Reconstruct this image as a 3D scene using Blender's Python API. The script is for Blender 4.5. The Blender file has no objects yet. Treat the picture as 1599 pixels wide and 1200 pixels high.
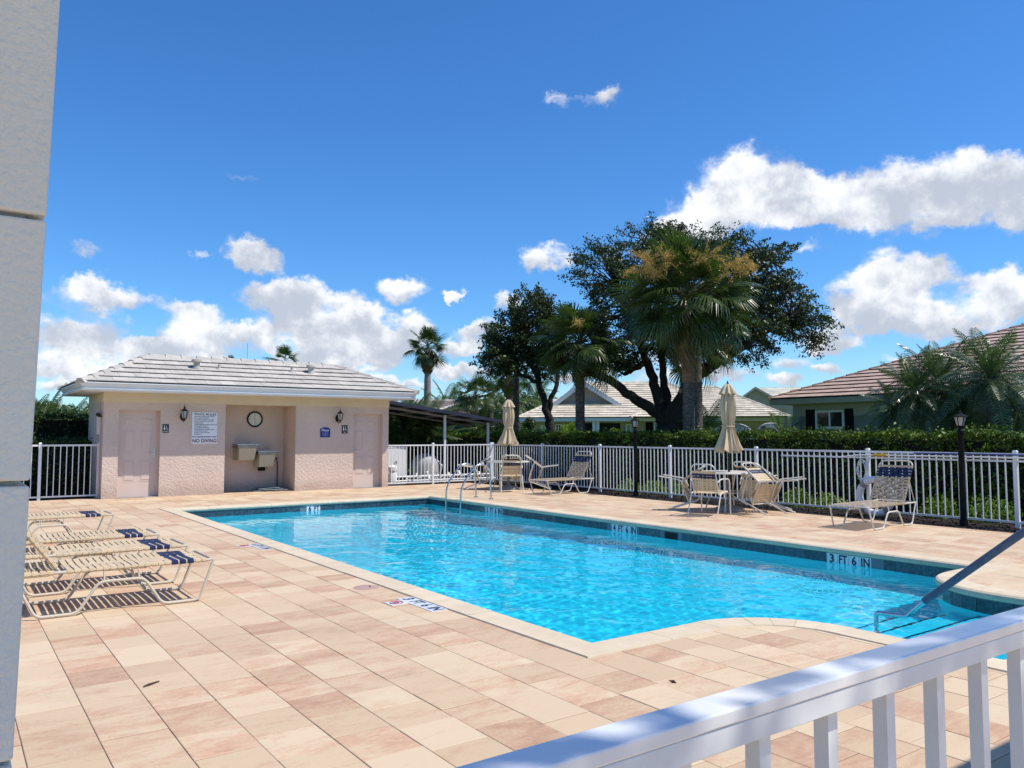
import bpy, math, random
import numpy as np
from mathutils import Vector, Matrix, Euler
random.seed(7); rng = np.random.default_rng(7)
SC = bpy.context.scene
COL = SC.collection
R = math.radians
PI = math.pi

# ------------------------------------------------------------------ camera
CAM_H = 1.45
cam_d = bpy.data.cameras.new('camera'); cam = bpy.data.objects.new('camera', cam_d); COL.objects.link(cam)
cam.location = (0, 0, CAM_H)
AZ = R(35.45); PITCH = math.atan(78.5 / 1241.0)
cam.rotation_euler = (R(90) + PITCH, 0, -AZ)
cam_d.sensor_width = 36.0; cam_d.lens = 36.0 * 1241 / 1599
cam_d.clip_start = 0.05; cam_d.clip_end = 3000
SC.camera = cam
SC.render.resolution_x = 1024; SC.render.resolution_y = 768

# photo pixel (of the 1599 x 1200 photograph) -> direction; used to MEASURE where things stand
_F = np.array([math.sin(AZ) * math.cos(PITCH), math.cos(AZ) * math.cos(PITCH), math.sin(PITCH)])
_R = np.array([math.cos(AZ), -math.sin(AZ), 0.0]); _U = np.cross(_R, _F)
def ray(px, py): return _F + _R * (px - 799.5) / 1241 - _U * (py - 600) / 1241
def at(px, D):
    d = ray(px, 678.5); h = math.hypot(d[0], d[1]); return d[0] / h * D, d[1] / h * D
def zat(py, px, D):
    d = ray(px, py); return CAM_H + d[2] * D / math.hypot(d[0], d[1])
def pt(px, py, D):
    x, y = at(px, D); return Vector((x, y, zat(py, px, D)))

# ------------------------------------------------------------------ light
SUNV = Vector((0.95, -1.0, 2.35)).normalized()
sun_d = bpy.data.lights.new('sun', 'SUN'); sun = bpy.data.objects.new('sun', sun_d); COL.objects.link(sun)
sun_d.energy = 4.6; sun_d.angle = R(0.55); sun_d.color = (1.0, 0.955, 0.88)
sun.rotation_euler = SUNV.to_track_quat('Z', 'Y').to_euler()
sun.location = SUNV * 60
sun_d.cycles.is_caustics_light = True
SC.view_settings.view_transform = 'Standard'; SC.view_settings.look = 'None'
SC.view_settings.exposure = 0.12; SC.view_settings.gamma = 1.0; SC.view_settings.use_curve_mapping = False

# ------------------------------------------------------------------ node helper
class NT:
    def __init__(s, nt): s.t = nt; s.n = nt.nodes; s.l = nt.links
    def node(s, typ, **kw):
        n = s.n.new(typ)
        for k, v in kw.items(): setattr(n, k, v)
        return n
    def put(s, sock, v):
        if v is None: return
        if hasattr(v, 'is_output') or isinstance(v, bpy.types.NodeSocket): s.l.new(v, sock)
        else:
            if isinstance(v, (tuple, list)) and len(v) == 3 and sock.type == 'RGBA': v = (*v, 1)
            sock.default_value = v
    def math(s, op, a, b=None, c=None, clamp=False):
        n = s.n.new('ShaderNodeMath'); n.operation = op; n.use_clamp = clamp
        s.put(n.inputs[0], a); s.put(n.inputs[1], b); s.put(n.inputs[2], c); return n.outputs[0]
    def vm(s, op, a, b=None, c=None):
        n = s.n.new('ShaderNodeVectorMath'); n.operation = op
        s.put(n.inputs[0], a); s.put(n.inputs[1], b)
        if c is not None: s.put(n.inputs[2], c)
        return n.outputs['Value'] if op in ('DOT_PRODUCT', 'LENGTH') else n.outputs[0]
    def noise(s, vec, scale, detail=3, rough=.55, dist=0):
        n = s.n.new('ShaderNodeTexNoise'); s.put(n.inputs['Vector'], vec)
        n.inputs['Scale'].default_value = scale; n.inputs['Detail'].default_value = detail
        n.inputs['Roughness'].default_value = rough; n.inputs['Distortion'].default_value = dist
        return n.outputs['Fac'], n.outputs['Color']
    def ramp(s, f, a, b):     # smooth 0..1 between a and b
        n = s.n.new('ShaderNodeMapRange'); n.interpolation_type = 'SMOOTHSTEP'
        s.put(n.inputs['Value'], f); n.inputs['From Min'].default_value = a; n.inputs['From Max'].default_value = b
        return n.outputs[0]
    def mix(s, f, a, b, mode='MIX'):
        n = s.n.new('ShaderNodeMix'); n.data_type = 'RGBA'; n.blend_type = mode
        s.put(n.inputs['Factor'], f); s.put(n.inputs['A'], a) if False else None
        ca = [i for i in n.inputs if i.type == 'RGBA']; fa = [i for i in n.inputs if i.type == 'VALUE'][0]
        s.put(fa, f); s.put(ca[0], a); s.put(ca[1], b)
        return [o for o in n.outputs if o.type == 'RGBA'][0]

MATS = {}
def mat(name, c1, c2=None, scale=6, rough=.6, metal=0, spec=.4, bump=0, bscale=60, stretch=(1, 1, 1),
        rnd=0.0, dirt=0.0, dscale=1.5, bdetail=3, island=0.0):
    if name in MATS: return MATS[name]
    m = bpy.data.materials.new(name); m.use_nodes = True; N = NT(m.node_tree)
    b = m.node_tree.nodes['Principled BSDF']
    tc = N.node('ShaderNodeTexCoord'); v = tc.outputs['Object']
    if stretch != (1, 1, 1): v = N.vm('MULTIPLY', v, stretch)
    c2 = c2 or tuple(x * .85 for x in c1)
    f = N.ramp(N.noise(v, scale)[0], .32, .68)
    col = N.mix(f, c1, c2)
    if rnd or island:
        src = N.node('ShaderNodeObjectInfo').outputs['Random'] if rnd else N.node('ShaderNodeNewGeometry').outputs['Random Per Island']
        k = rnd or island
        h = N.node('ShaderNodeHueSaturation'); N.put(h.inputs['Color'], col)
        N.put(h.inputs['Value'], N.math('MULTIPLY_ADD', src, 2 * k, 1 - k)); col = h.outputs[0]
    if dirt:
        d = N.ramp(N.noise(tc.outputs['Object'], dscale, 5, .65)[0], .45, .75)
        col = N.mix(N.math('MULTIPLY', d, dirt), col, tuple(x * .45 for x in c2))
    N.put(b.inputs['Base Color'], col)
    b.inputs['Roughness'].default_value = rough; b.inputs['Metallic'].default_value = metal
    b.inputs['Specular IOR Level'].default_value = spec
    if bump:
        bn = N.node('ShaderNodeBump'); bn.inputs['Strength'].default_value = 1; bn.inputs['Distance'].default_value = bump
        N.put(bn.inputs['Height'], N.noise(tc.outputs['Object'], bscale, bdetail)[0]); N.put(b.inputs['Normal'], bn.outputs[0])
    MATS[name] = m; return m

def leafmat(name, c1, c2, c3=None, trans=.35, rough=.4, spec=.35):
    m = bpy.data.materials.new(name); m.use_nodes = True; N = NT(m.node_tree)
    b = m.node_tree.nodes['Principled BSDF']; out = m.node_tree.nodes['Material Output']
    r = N.node('ShaderNodeNewGeometry').outputs['Random Per Island']
    tc = N.node('ShaderNodeTexCoord').outputs['Object']
    col = N.mix(r, c1, c2)
    if c3: col = N.mix(N.ramp(N.noise(tc, 1.6, 3)[0], .5, .68), col, c3)
    N.put(b.inputs['Base Color'], col); b.inputs['Roughness'].default_value = rough
    b.inputs['Specular IOR Level'].default_value = spec
    t = N.node('ShaderNodeBsdfTranslucent'); N.put(t.inputs['Color'], N.mix(1, col, (1.0, 1.25, .5), 'MULTIPLY'))
    mx = N.node('ShaderNodeMixShader'); mx.inputs[0].default_value = trans
    N.l.new(b.outputs[0], mx.inputs[1]); N.l.new(t.outputs[0], mx.inputs[2]); N.l.new(mx.outputs[0], out.inputs[0])
    MATS[name] = m; return m

# ------------------------------------------------------------------ world: Nishita sky + cumulus placed by compass direction and elevation
world = bpy.data.worlds.new('World'); SC.world = world; world.use_nodes = True
W = NT(world.node_tree); bg = world.node_tree.nodes['Background']
sky = W.node('ShaderNodeTexSky'); sky.sky_type = 'NISHITA'; sky.sun_disc = False
sky.sun_elevation = math.asin(SUNV.z); sky.sun_rotation = math.atan2(SUNV.x, SUNV.y)
sky.air_density = 1.0; sky.dust_density = 0.15; sky.ozone_density = 4.0
SKY_STR = 0.115
CLOUDS = [  # (px, py, half width, half height) of each puff as seen in the photograph, turned into azimuth / elevation below
 (1170,292,105,66),(1100,335,85,45),(1055,362,62,30),(1250,318,105,52),(1385,302,105,60),(1500,278,80,58),(1585,290,80,52),
 (1440,338,150,42),(1600,335,60,40),(1300,345,120,32),(1090,372,62,28),(1700,300,90,60),
 (1370,412,52,42),(1440,430,85,42),(1545,448,72,42),(1335,452,58,42),(1400,478,105,44),(1505,488,105,42),(1295,520,62,34),
 (1590,470,60,40),(1350,498,80,36),(1310,538,60,18),(1270,395,44,13,.35),(1215,590,42,16),(1290,572,34,10),(1660,470,70,50),
 (855,403,56,32),(868,148,26,18,.30),(905,146,26,9,.2),(943,141,32,20,.38),(790,478,34,26),(765,518,42,20),(718,552,40,18),(595,573,34,15),
 (397,403,66,32),(312,404,20,12,.3),(142,404,46,16,.5),(470,452,52,34),(438,474,80,34),(535,466,50,20,.5),(632,453,54,29),(705,473,20,9),
 (125,460,88,32),(205,472,62,20,.6),(118,512,92,40),(300,492,70,20,.6),(318,532,82,42),(235,556,84,28),(405,528,56,34),
 (500,512,84,42),(565,498,66,34),(602,532,84,40),(540,552,125,28),(645,508,46,28),(150,578,110,24),(535,572,30,11),
 (700,584,62,13),(735,530,30,20),(80,602,66,16),(1000,560,60,20),(930,600,70,14),(380,276,36,8,.16),(435,590,50,10,.5),(250,596,160,14,.45),(620,604,120,13,.5),(670,560,44,14,.5),(560,586,60,12,.5),(760,590,60,14,.5),(860,560,70,20,.4),(150,545,120,24,.45),(355,575,90,20,.6),(1050,585,110,16,.5),(1420,560,110,14,.4),(1240,560,50,16,.5),(480,545,90,26,.6),(90,560,60,24,.6),(1130,590,60,14)]
def azel(px, py):
    d = ray(px, py); d = d / np.linalg.norm(d); return math.atan2(d[0], d[1]), math.asin(d[2])
tcw = W.node('ShaderNodeTexCoord').outputs['Generated']
sx = W.node('ShaderNodeSeparateXYZ'); W.put(sx.inputs[0], tcw)
az_n = W.math('ARCTAN2', sx.outputs[0], sx.outputs[1]); el_n = W.math('ARCSINE', sx.outputs[2])
cb = W.node('ShaderNodeCombineXYZ'); W.put(cb.inputs[0], az_n); W.put(cb.inputs[1], el_n)
dist_c = W.noise(tcw, 7.0, 6, .62)[1]
fine_c = W.noise(tcw, 34.0, 5, .66)[1]
q = W.vm('MULTIPLY_ADD', W.vm('SUBTRACT', dist_c, (.5, .5, .5)), (.085, .075, 0), cb.outputs[0])
q = W.vm('MULTIPLY_ADD', W.vm('SUBTRACT', fine_c, (.5, .5, .5)), (.040, .034, 0), q)
S = 0.0; Hs = 0.0
for (px, py, rx, ry, *am) in CLOUDS:
    a0, e0 = azel(px, py); a1, _ = azel(px + 1, py); _, e1 = azel(px, py - 1)
    ra = abs(a1 - a0) * rx * 1.08; re = abs(e1 - e0) * ry * 1.08
    v = W.vm('MULTIPLY_ADD', q, (1 / ra, 1 / re, 0), (-a0 / ra, -e0 / re, 0))
    c = W.math('SUBTRACT', 1.0, W.vm('DOT_PRODUCT', v, v), clamp=True)
    w = W.math('MULTIPLY', c, c)
    if am: w = W.math('MULTIPLY', w, am[0])
    yy = W.vm('DOT_PRODUCT', v, (0, 1, 0))
    Hs = W.math('MULTIPLY_ADD', w, yy, Hs); S = W.math('ADD', S, w)
# the rest of the sky (beside and behind the photograph's view): the same kind of broken cumulus
dn = W.noise(W.vm('MULTIPLY', tcw, (1, 1, 2.6)), 3.1, 6, .6)[0]
off = W.math('ABSOLUTE', W.math('SUBTRACT', az_n, AZ))
outm = W.ramp(off, R(37), R(44))
horiz = W.math('MULTIPLY', W.math('SUBTRACT', 1.0, W.ramp(el_n, R(0), R(9))), .16)
band = W.math('SUBTRACT', 1.0, W.ramp(el_n, R(22), R(48)))
gen = W.math('MULTIPLY', W.math('MULTIPLY', W.ramp(dn, .52, .66), outm), W.math('MULTIPLY_ADD', band, .8, .2))
St = W.math('ADD', S, W.math('MULTIPLY', gen, .5))
wisp = W.noise(W.vm('MULTIPLY', tcw, (1, 1, 1.5)), 22.0, 7, .7)[0]
gapn = W.noise(W.vm('MULTIPLY', tcw, (1, 1, 1.8)), 10.0, 4, .6)[0]
St = W.math('MULTIPLY', St, W.math('MULTIPLY_ADD', W.ramp(gapn, .36, .56), .75, .33))
dens = W.ramp(W.math('MULTIPLY', St, W.math('MULTIPLY_ADD', wisp, 2.4, -.35)), .045, .46)
hrel = W.math('DIVIDE', Hs, W.math('ADD', S, .05))
n1 = W.noise(tcw, 16.0, 5, .62)[0]
n2 = W.noise(W.vm('ADD', tcw, (.012, -.008, .030)), 16.0, 5, .62)[0]
m1 = W.noise(tcw, 6.0, 4, .6)[0]; m2 = W.noise(W.vm('ADD', tcw, (.03, -.02, .075)), 6.0, 4, .6)[0]
rel = W.math('MULTIPLY_ADD', W.math('SUBTRACT', n1, n2), 2.6, W.math('MULTIPLY', W.math('SUBTRACT', m1, m2), 1.9))
lit = W.math('ADD', W.math('MULTIPLY_ADD', hrel, .85, .56), rel)
ccol = W.mix(W.ramp(lit, -.05, 1.15), (4.5, 4.9, 5.7), (8.5, 8.6, 8.8))
hs = W.node('ShaderNodeHueSaturation'); W.put(hs.inputs['Color'], sky.outputs[0])
hs.inputs['Saturation'].default_value = 1.16; hs.inputs['Value'].default_value = 1.0
skyc = W.mix(1.0, hs.outputs[0], (0.70, 1.06, 1.36), 'MULTIPLY')
skyc = W.mix(horiz, skyc, (7.2, 8.0, 9.0))
W.put(bg.inputs['Color'], W.mix(W.math('MULTIPLY', dens, .97), skyc, ccol))
bg.inputs['Strength'].default_value = SKY_STR
world.cycles_visibility if False else None

# ------------------------------------------------------------------ mesh + object helpers
WM = {}
def _wm(o): return WM.get(o.name, Matrix.Identity(4)) if o else Matrix.Identity(4)
def link(name, me, m=None, parent=None, smooth=False):
    o = bpy.data.objects.new(name, me); COL.objects.link(o)
    if m is not None and me is not None and not me.materials: me.materials.append(m)
    if parent:
        o.parent = parent; o.matrix_parent_inverse = _wm(parent).inverted()
    return o
def tag(o, label=None, cat=None, group=None, kind=None):
    if label: o['label'] = label
    if cat: o['category'] = cat
    if group: o['group'] = group
    if kind: o['kind'] = kind
    return o
def empty(name, loc=(0, 0, 0), label=None, cat=None, group=None, rz=0):
    o = bpy.data.objects.new(name, None); COL.objects.link(o); o.location = loc; o.rotation_euler = (0, 0, rz)
    o.empty_display_size = .2
    WM[o.name] = Matrix.LocRotScale(Vector(loc), Euler((0, 0, rz)), None)
    return tag(o, label, cat, group)
def kids(o): return [c for c in bpy.data.objects if c.parent is o]
def copy_tree(o, label=None, tree=None, parent=None):
    if tree is None:
        tree = {}
        for c in bpy.data.objects:
            if c.parent: tree.setdefault(c.parent.name, []).append(c)
    c = o.copy(); COL.objects.link(c)
    if parent: c.parent = parent
    for ch in tree.get(o.name, []): copy_tree(ch, None, tree, c)
    if label: c['label'] = label
    return c

class MB:
    def __init__(s): s.v = []; s.f = []
    def quad(s, a, b, c, d): i = len(s.v); s.v += [tuple(a), tuple(b), tuple(c), tuple(d)]; s.f.append((i, i+1, i+2, i+3)); return s
    def poly(s, pts): i = len(s.v); s.v += [tuple(p) for p in pts]; s.f.append(tuple(range(i, i + len(pts)))); return s
    def hexa(s, P):   # 8 corners: 4 bottom ccw, 4 top ccw
        i = len(s.v); s.v += [tuple(p) for p in P]
        s.f += [(i+3, i+2, i+1, i), (i+4, i+5, i+6, i+7), (i, i+1, i+5, i+4), (i+1, i+2, i+6, i+5), (i+2, i+3, i+7, i+6), (i+3, i, i+4, i+7)]
        return s
    def box(s, x0, x1, y0, y1, z0, z1):
        return s.hexa([(x0,y0,z0),(x1,y0,z0),(x1,y1,z0),(x0,y1,z0),(x0,y0,z1),(x1,y0,z1),(x1,y1,z1),(x0,y1,z1)])
    def obox(s, a, b, w, h, up=(0, 0, 1)):   # bar from a to b
        a = Vector(a); b = Vector(b); d = (b - a).normalized(); u = Vector(up)
        if abs(d.dot(u)) > .98: u = Vector((1, 0, 0))
        x = d.cross(u).normalized() * w / 2; y = x.cross(d).normalized() * h / 2
        return s.hexa([a-x-y, a+x-y, b+x-y, b-x-y, a-x+y, a+x+y, b+x+y, b-x+y])
    def tube(s, pts, r, n=8, closed=False, cap=True):
        P = [Vector(p) for p in pts]; m = len(P)
        rs = r if isinstance(r, (list, tuple)) else [r] * m
        base = len(s.v); prev = None
        for i, p in enumerate(P):
            t = (P[(i+1) % m] - P[i-1]) if closed else (P[min(i+1, m-1)] - P[max(i-1, 0)])
            t = t.normalized() if t.length > 1e-9 else Vector((0, 0, 1))
            if prev is None:
                u = t.cross(Vector((0, 0, 1)))
                if u.length < .05: u = t.cross(Vector((1, 0, 0)))
            else: u = prev - t * prev.dot(t)
            u.normalize(); prev = u; w = t.cross(u)
            for k in range(n):
                a = 2 * PI * k / n; s.v.append(tuple(p + (u * math.cos(a) + w * math.sin(a)) * rs[i]))
        for i in range(m if closed else m - 1):
            j = (i + 1) % m
            for k in range(n):
                k2 = (k + 1) % n; s.f.append((base+i*n+k, base+i*n+k2, base+j*n+k2, base+j*n+k))
        if cap and not closed:
            s.f.append(tuple(base + k for k in range(n))[::-1]); s.f.append(tuple(base + (m-1)*n + k for k in range(n)))
        return s
    def lathe(s, prof, n=16, c=(0, 0, 0), mod=None):
        base = len(s.v)
        for (r, z) in prof:
            for k in range(n):
                a = 2 * PI * k / n; rr = r * (mod(a, z) if mod else 1)
                s.v.append((c[0] + rr * math.cos(a), c[1] + rr * math.sin(a), c[2] + z))
        for i in range(len(prof) - 1):
            for k in range(n):
                k2 = (k + 1) % n; s.f.append((base+i*n+k, base+i*n+k2, base+(i+1)*n+k2, base+(i+1)*n+k))
        s.f.append(tuple(base + k for k in range(n))[::-1]); s.f.append(tuple(base + (len(prof)-1)*n + k for k in range(n)))
        return s
    def prism(s, poly, z0, z1):
        n = len(poly); i = len(s.v)
        s.v += [(p[0], p[1], z0) for p in poly] + [(p[0], p[1], z1) for p in poly]
        s.f.append(tuple(range(i + n - 1, i - 1, -1))); s.f.append(tuple(range(i + n, i + 2 * n)))
        for k in range(n):
            j = (k + 1) % n; s.f.append((i+k, i+j, i+n+j, i+n+k))
        return s
    def add(s, o, M=None):
        i = len(s.v); s.v += [tuple(M @ Vector(p)) for p in o.v] if M else o.v
        s.f += [tuple(k + i for k in f) for f in o.f]; return s
    def mesh(s, name, smooth=False):
        me = bpy.data.meshes.new(name); me.from_pydata(s.v, [], s.f)
        if smooth: me.polygons.foreach_set('use_smooth', [True] * len(me.polygons))
        me.update(); return me
    def build(s, name, m, parent=None, smooth=False, bevel=0, kind=None):
        me = s.mesh(name, smooth); o = link(name, me, m, parent)
        if smooth:
            try: me.set_sharp_from_angle(angle=R(40))
            except Exception: pass
        if bevel:
            b = o.modifiers.new('bevel', 'BEVEL'); b.width = bevel; b.segments = 2; b.limit_method = 'ANGLE'; b.angle_limit = R(40)
        if kind: o['kind'] = kind
        return o

def arc(c, r, a0, a1, n, plane='xz'):
    out = []
    for i in range(n + 1):
        a = R(a0 + (a1 - a0) * i / n); x = r * math.cos(a); y = r * math.sin(a)
        out.append((c[0] + x, c[1], c[2] + y) if plane == 'xz' else (c[0] + x, c[1] + y, c[2]) if plane == 'xy' else (c[0], c[1] + x, c[2] + y))
    return out
def fillet(pts, r, n=4):   # round the inner corners of a polyline
    P = [Vector(p) for p in pts]; out = [P[0]]
    for i in range(1, len(P) - 1):
        a = (P[i-1] - P[i]); b = (P[i+1] - P[i]); d = min(r, a.length * .49, b.length * .49)
        p0 = P[i] + a.normalized() * d; p1 = P[i] + b.normalized() * d
        for k in range(n + 1):
            t = k / n; out.append(p0 * (1-t)**2 + P[i] * 2*t*(1-t) + p1 * t*t)
    out.append(P[-1]); return out

def np_mesh(name, V, F):   # V (n,3), F (m,k) numpy
    me = bpy.data.meshes.new(name); n = len(V); m, k = F.shape
    me.vertices.add(n); me.vertices.foreach_set('co', V.astype(np.float32).ravel())
    me.loops.add(m * k); me.loops.foreach_set('vertex_index', F.astype(np.int32).ravel())
    me.polygons.add(m); me.polygons.foreach_set('loop_start', np.arange(0, m * k, k, dtype=np.int32))
    me.update(calc_edges=True); me.validate(); return me

def leaves(C, size, asp=.5, up=0.0, sizevar=.35, out=None, fold=.18):
    """one leaf quad (bent rhombus) per centre; numpy (n,3) -> V,F"""
    n = len(C); d = rng.normal(size=(n, 3))
    if out is not None: d = d * .8 + out
    d[:, 2] += up; d /= np.linalg.norm(d, axis=1, keepdims=True) + 1e-9
    nn = rng.normal(size=(n, 3)); nn[:, 2] += .8
    b = np.cross(d, nn); b /= np.linalg.norm(b, axis=1, keepdims=True) + 1e-9
    nr = np.cross(b, d)
    L = size * (1 + sizevar * rng.uniform(-1, 1, (n, 1)))
    p0 = C - d * L / 2; p2 = C + d * L / 2 - nr * L * fold
    p1 = C + b * L * asp / 2 + nr * L * fold * .3; p3 = C - b * L * asp / 2 + nr * L * fold * .3
    V = np.stack([p0, p1, p2, p3], 1).reshape(-1, 3); F = np.arange(4 * n).reshape(-1, 4)
    return V, F

def text_mesh(s, size, depth=.002, bold=0, align='CENTER', space=1.0):
    cu = bpy.data.curves.new('lettering', 'FONT'); cu.body = s; cu.size = size; cu.extrude = depth; cu.offset = bold
    cu.align_x = align; cu.align_y = 'CENTER'; cu.resolution_u = 2; cu.space_line = space
    o = bpy.data.objects.new('tmp', cu); COL.objects.link(o)
    bpy.context.view_layer.update()
    me = bpy.data.meshes.new_from_object(o.evaluated_get(bpy.context.evaluated_depsgraph_get()))
    bpy.data.objects.remove(o); return me
def text(s, size, M, m, parent, name='lettering', bold=0, align='CENTER', space=1.0, xs=1.0, maxw=None, depth=.002):
    me = text_mesh(s, size, depth, bold, align, space)
    if maxw:
        xsv = [v.co.x for v in me.vertices]; w = max(xsv) - min(xsv)
        if w > 0: xs = maxw / w
    me.transform(Matrix.Diagonal((xs, 1, 1, 1))); me.transform(M)
    me.materials.clear(); return link(name, me, m, parent)
FACE_S = Matrix.Rotation(R(90), 4, 'X')     # text lying in xz, facing -Y
# ------------------------------------------------------------------ materials
M_white = mat('white_paint', (.78, .79, .78), (.72, .73, .73), 3, .35, spec=.5, dirt=.12, dscale=9)
M_alu = mat('white_powder_coat', (.80, .80, .79), (.74, .74, .73), 5, .28, spec=.5, dirt=.12, dscale=12)
M_stucco_w = mat('white_stucco', (.86, .80, .68), (.83, .775, .66), 5, .9, bump=.0028, bscale=170, bdetail=3, dirt=.15)
M_pink = mat('pink_stucco', (.66, .52, .43), (.61, .475, .39), 1.2, .92, bump=.02, bscale=24, dirt=.12, dscale=.8)
def splash(m):
    N = NT(m.node_tree); b = m.node_tree.nodes['Principled BSDF']; src = b.inputs['Base Color'].links[0].from_socket
    tc = N.node('ShaderNodeTexCoord').outputs['Object']; sp = N.node('ShaderNodeSeparateXYZ'); N.put(sp.inputs[0], tc)
    n_ = N.noise(N.vm('MULTIPLY', tc, (3, 3, 1.2)), 2.0, 5, .7)[0]
    f = N.math('SUBTRACT', 1.0, N.ramp(N.math('SUBTRACT', sp.outputs[2], N.math('MULTIPLY', n_, .35)), -.12, .16))
    st_ = N.ramp(N.noise(N.vm('MULTIPLY', tc, (9, 9, .5)), 1.3, 4, .7)[0], .60, .78)
    col = N.mix(N.math('MULTIPLY', f, .38), src, (.30, .22, .17)); col = N.mix(N.math('MULTIPLY', st_, .16), col, (.34, .27, .22))
    N.put(b.inputs['Base Color'], col)
splash(M_pink)
M_pink_s = mat('pink_smooth', (.63, .475, .40), (.59, .445, .375), 3, .7, bump=.001, bscale=80)
M_band = mat('cream_trim', (.68, .55, .37), (.65, .52, .35), 3, .7)
M_fascia = mat('fascia_paint', (.74, .74, .73), (.70, .70, .70), 3, .45)
M_door = mat('door_paint', (.67, .53, .45), (.65, .51, .43), 3, .42)
M_tile = mat('pale_roof_tile', (.52, .475, .415), (.45, .41, .36), 5, .85, rnd=.10, bump=.004, bscale=40, dirt=.22, dscale=2.2)
M_tileA = mat('tan_roof_tile', (.64, .56, .43), (.54, .47, .36), 2, .85, island=.16, bump=.004, bscale=30, dirt=.15, dscale=1)
M_tileB = mat('rose_roof_tile', (.50, .35, .28), (.42, .30, .245), 3, .85, rnd=.10, bump=.004, bscale=40, dirt=.2, dscale=1.4)
M_tileB2 = mat('rose_roof_tile_far', (.50, .35, .28), (.42, .30, .245), 3, .85, island=.10, bump=.004, bscale=40, dirt=.2, dscale=1.4)
M_under = mat('roof_underlay', (.16, .13, .11), (.12, .10, .09), 4, .9)
M_black = mat('black_paint', (.006, .006, .006), (.009, .009, .009), 8, .6, spec=.12)
M_bronze = mat('dark_bronze', (.035, .026, .02), (.02, .016, .013), 12, .4, metal=.4)
M_steel = mat('stainless_steel', (.62, .62, .62), (.52, .52, .52), 12, .22, metal=1)
M_steel_d = mat('fountain_steel', (.34, .30, .24), (.26, .23, .19), 9, .4, metal=.7)
M_putty = mat('fountain_putty', (.50, .46, .33), (.47, .43, .31), 3, .5)
M_frame = mat('champagne_frame', (.60, .52, .40), (.56, .49, .38), 4, .35, spec=.5)
M_framew = mat('pale_frame', (.70, .65, .55), (.64, .60, .50), 4, .35, spec=.5)
M_strap = mat('tan_vinyl', (.64, .49, .29), (.59, .45, .27), 9, .45, rnd=.06)
M_strapd = mat('taupe_vinyl', (.44, .34, .22), (.40, .31, .20), 9, .45, rnd=.06)
M_navy = mat('navy_vinyl', (.010, .015, .050), (.014, .020, .065), 9, .45, rnd=.15)
M_canvas = mat('cream_canvas', (.63, .49, .31), (.57, .44, .275), 5, .85, bump=.001, bscale=200)
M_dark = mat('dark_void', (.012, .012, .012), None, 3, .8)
M_glassd = mat('window_glass', (.02, .026, .028), (.03, .036, .036), 2, .06, spec=.8)
M_paper = mat('sign_white', (.78, .78, .80), (.76, .76, .78), 3, .5)
M_ink = mat('sign_black', (.03, .025, .025), None, 3, .6)
M_red = mat('sign_maroon', (.16, .05, .045), None, 3, .6)
M_blue = mat('sign_blue', (.02, .03, .22), (.02, .03, .2), 3, .5)
M_grey = mat('grey_plastic', (.30, .30, .29), (.25, .25, .245), 3, .6, dirt=.2)
M_conc = mat('grey_concrete', (.30, .29, .28), (.24, .235, .23), 6, .9, bump=.003, bscale=60)
M_pvc = mat('white_pvc', (.78, .78, .77), (.72, .72, .71), 3, .35)
M_hose = mat('grey_hose', (.18, .21, .22), (.12, .15, .16), 14, .5)
M_bark = mat('dark_oak_bark', (.045, .035, .027), (.02, .016, .013), 6, .95, stretch=(3, 3, .7), bump=.05, bscale=12, bdetail=5)
M_pbark = mat('grey_palm_bark', (.17, .135, .11), (.07, .055, .045), 9, .95, stretch=(1, 1, 2.2), bump=.03, bscale=14, bdetail=5)
M_pboot = mat('brown_palm_boot', (.30, .15, .075), (.12, .055, .03), 9, .9, bump=.02, bscale=20)
M_oak = leafmat('oak_leaf', (.030, .046, .016), (.062, .085, .030), trans=.22, rough=.42, spec=.45)
M_palm = leafmat('palm_leaf', (.050, .080, .020), (.10, .145, .040), trans=.25, rough=.36, spec=.5)
M_palmd = leafmat('dry_palm_leaf', (.17, .12, .05), (.24, .17, .07), trans=.2, rough=.6)
M_areca = leafmat('areca_leaf', (.055, .095, .025), (.13, .18, .045), trans=.3, rough=.38, spec=.5)
M_flow = leafmat('palm_bloom', (.55, .34, .11), (.70, .47, .18), trans=.25, rough=.8)
M_hedge = leafmat('hedge_leaf', (.035, .065, .010), (.13, .20, .022), (.20, .28, .03), trans=.12, rough=.5, spec=.25)
M_bush = leafmat('bush_leaf', (.028, .052, .014), (.07, .11, .025), trans=.15, rough=.4)
M_gcov = leafmat('groundcover_leaf', (.12, .21, .02), (.22, .32, .04), trans=.25, rough=.45)
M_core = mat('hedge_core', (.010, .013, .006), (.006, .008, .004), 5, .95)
M_grass = mat('lawn', (.11, .19, .035), (.08, .14, .028), 3, .9, bump=.03, bscale=40)
M_mulch = mat('mulch', (.035, .022, .016), (.015, .010, .008), 30, .95, bump=.03, bscale=50)
M_houseA = mat('khaki_stucco', (.42, .36, .25), (.39, .335, .235), 2, .9)
M_houseB = mat('sage_stucco', (.20, .23, .22), (.185, .215, .205), 2, .9)
M_houseBt = mat('sage_trim', (.38, .38, .32), (.36, .36, .30), 2, .8)
M_car = mat('white_car_paint', (.78, .78, .79), (.76, .76, .77), 2, .15, spec=.6)
M_awn = mat('navy_fabric', (.018, .022, .045), (.025, .03, .06), 3, .8)
M_grout = mat('joint_sand', (.20, .145, .10), (.10, .07, .05), 30, .95)
M_coping = mat('coping_stone', (.66, .54, .38), (.60, .485, .335), 4, .8, rnd=.05, bump=.0015, bscale=90, dirt=.12, dscale=3)
M_plaster = mat('pool_plaster', (.50, .87, .90), (.46, .84, .88), 1.2, .8)
M_nose = mat('step_nosing', (.02, .05, .10), None, 3, .4)
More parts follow.
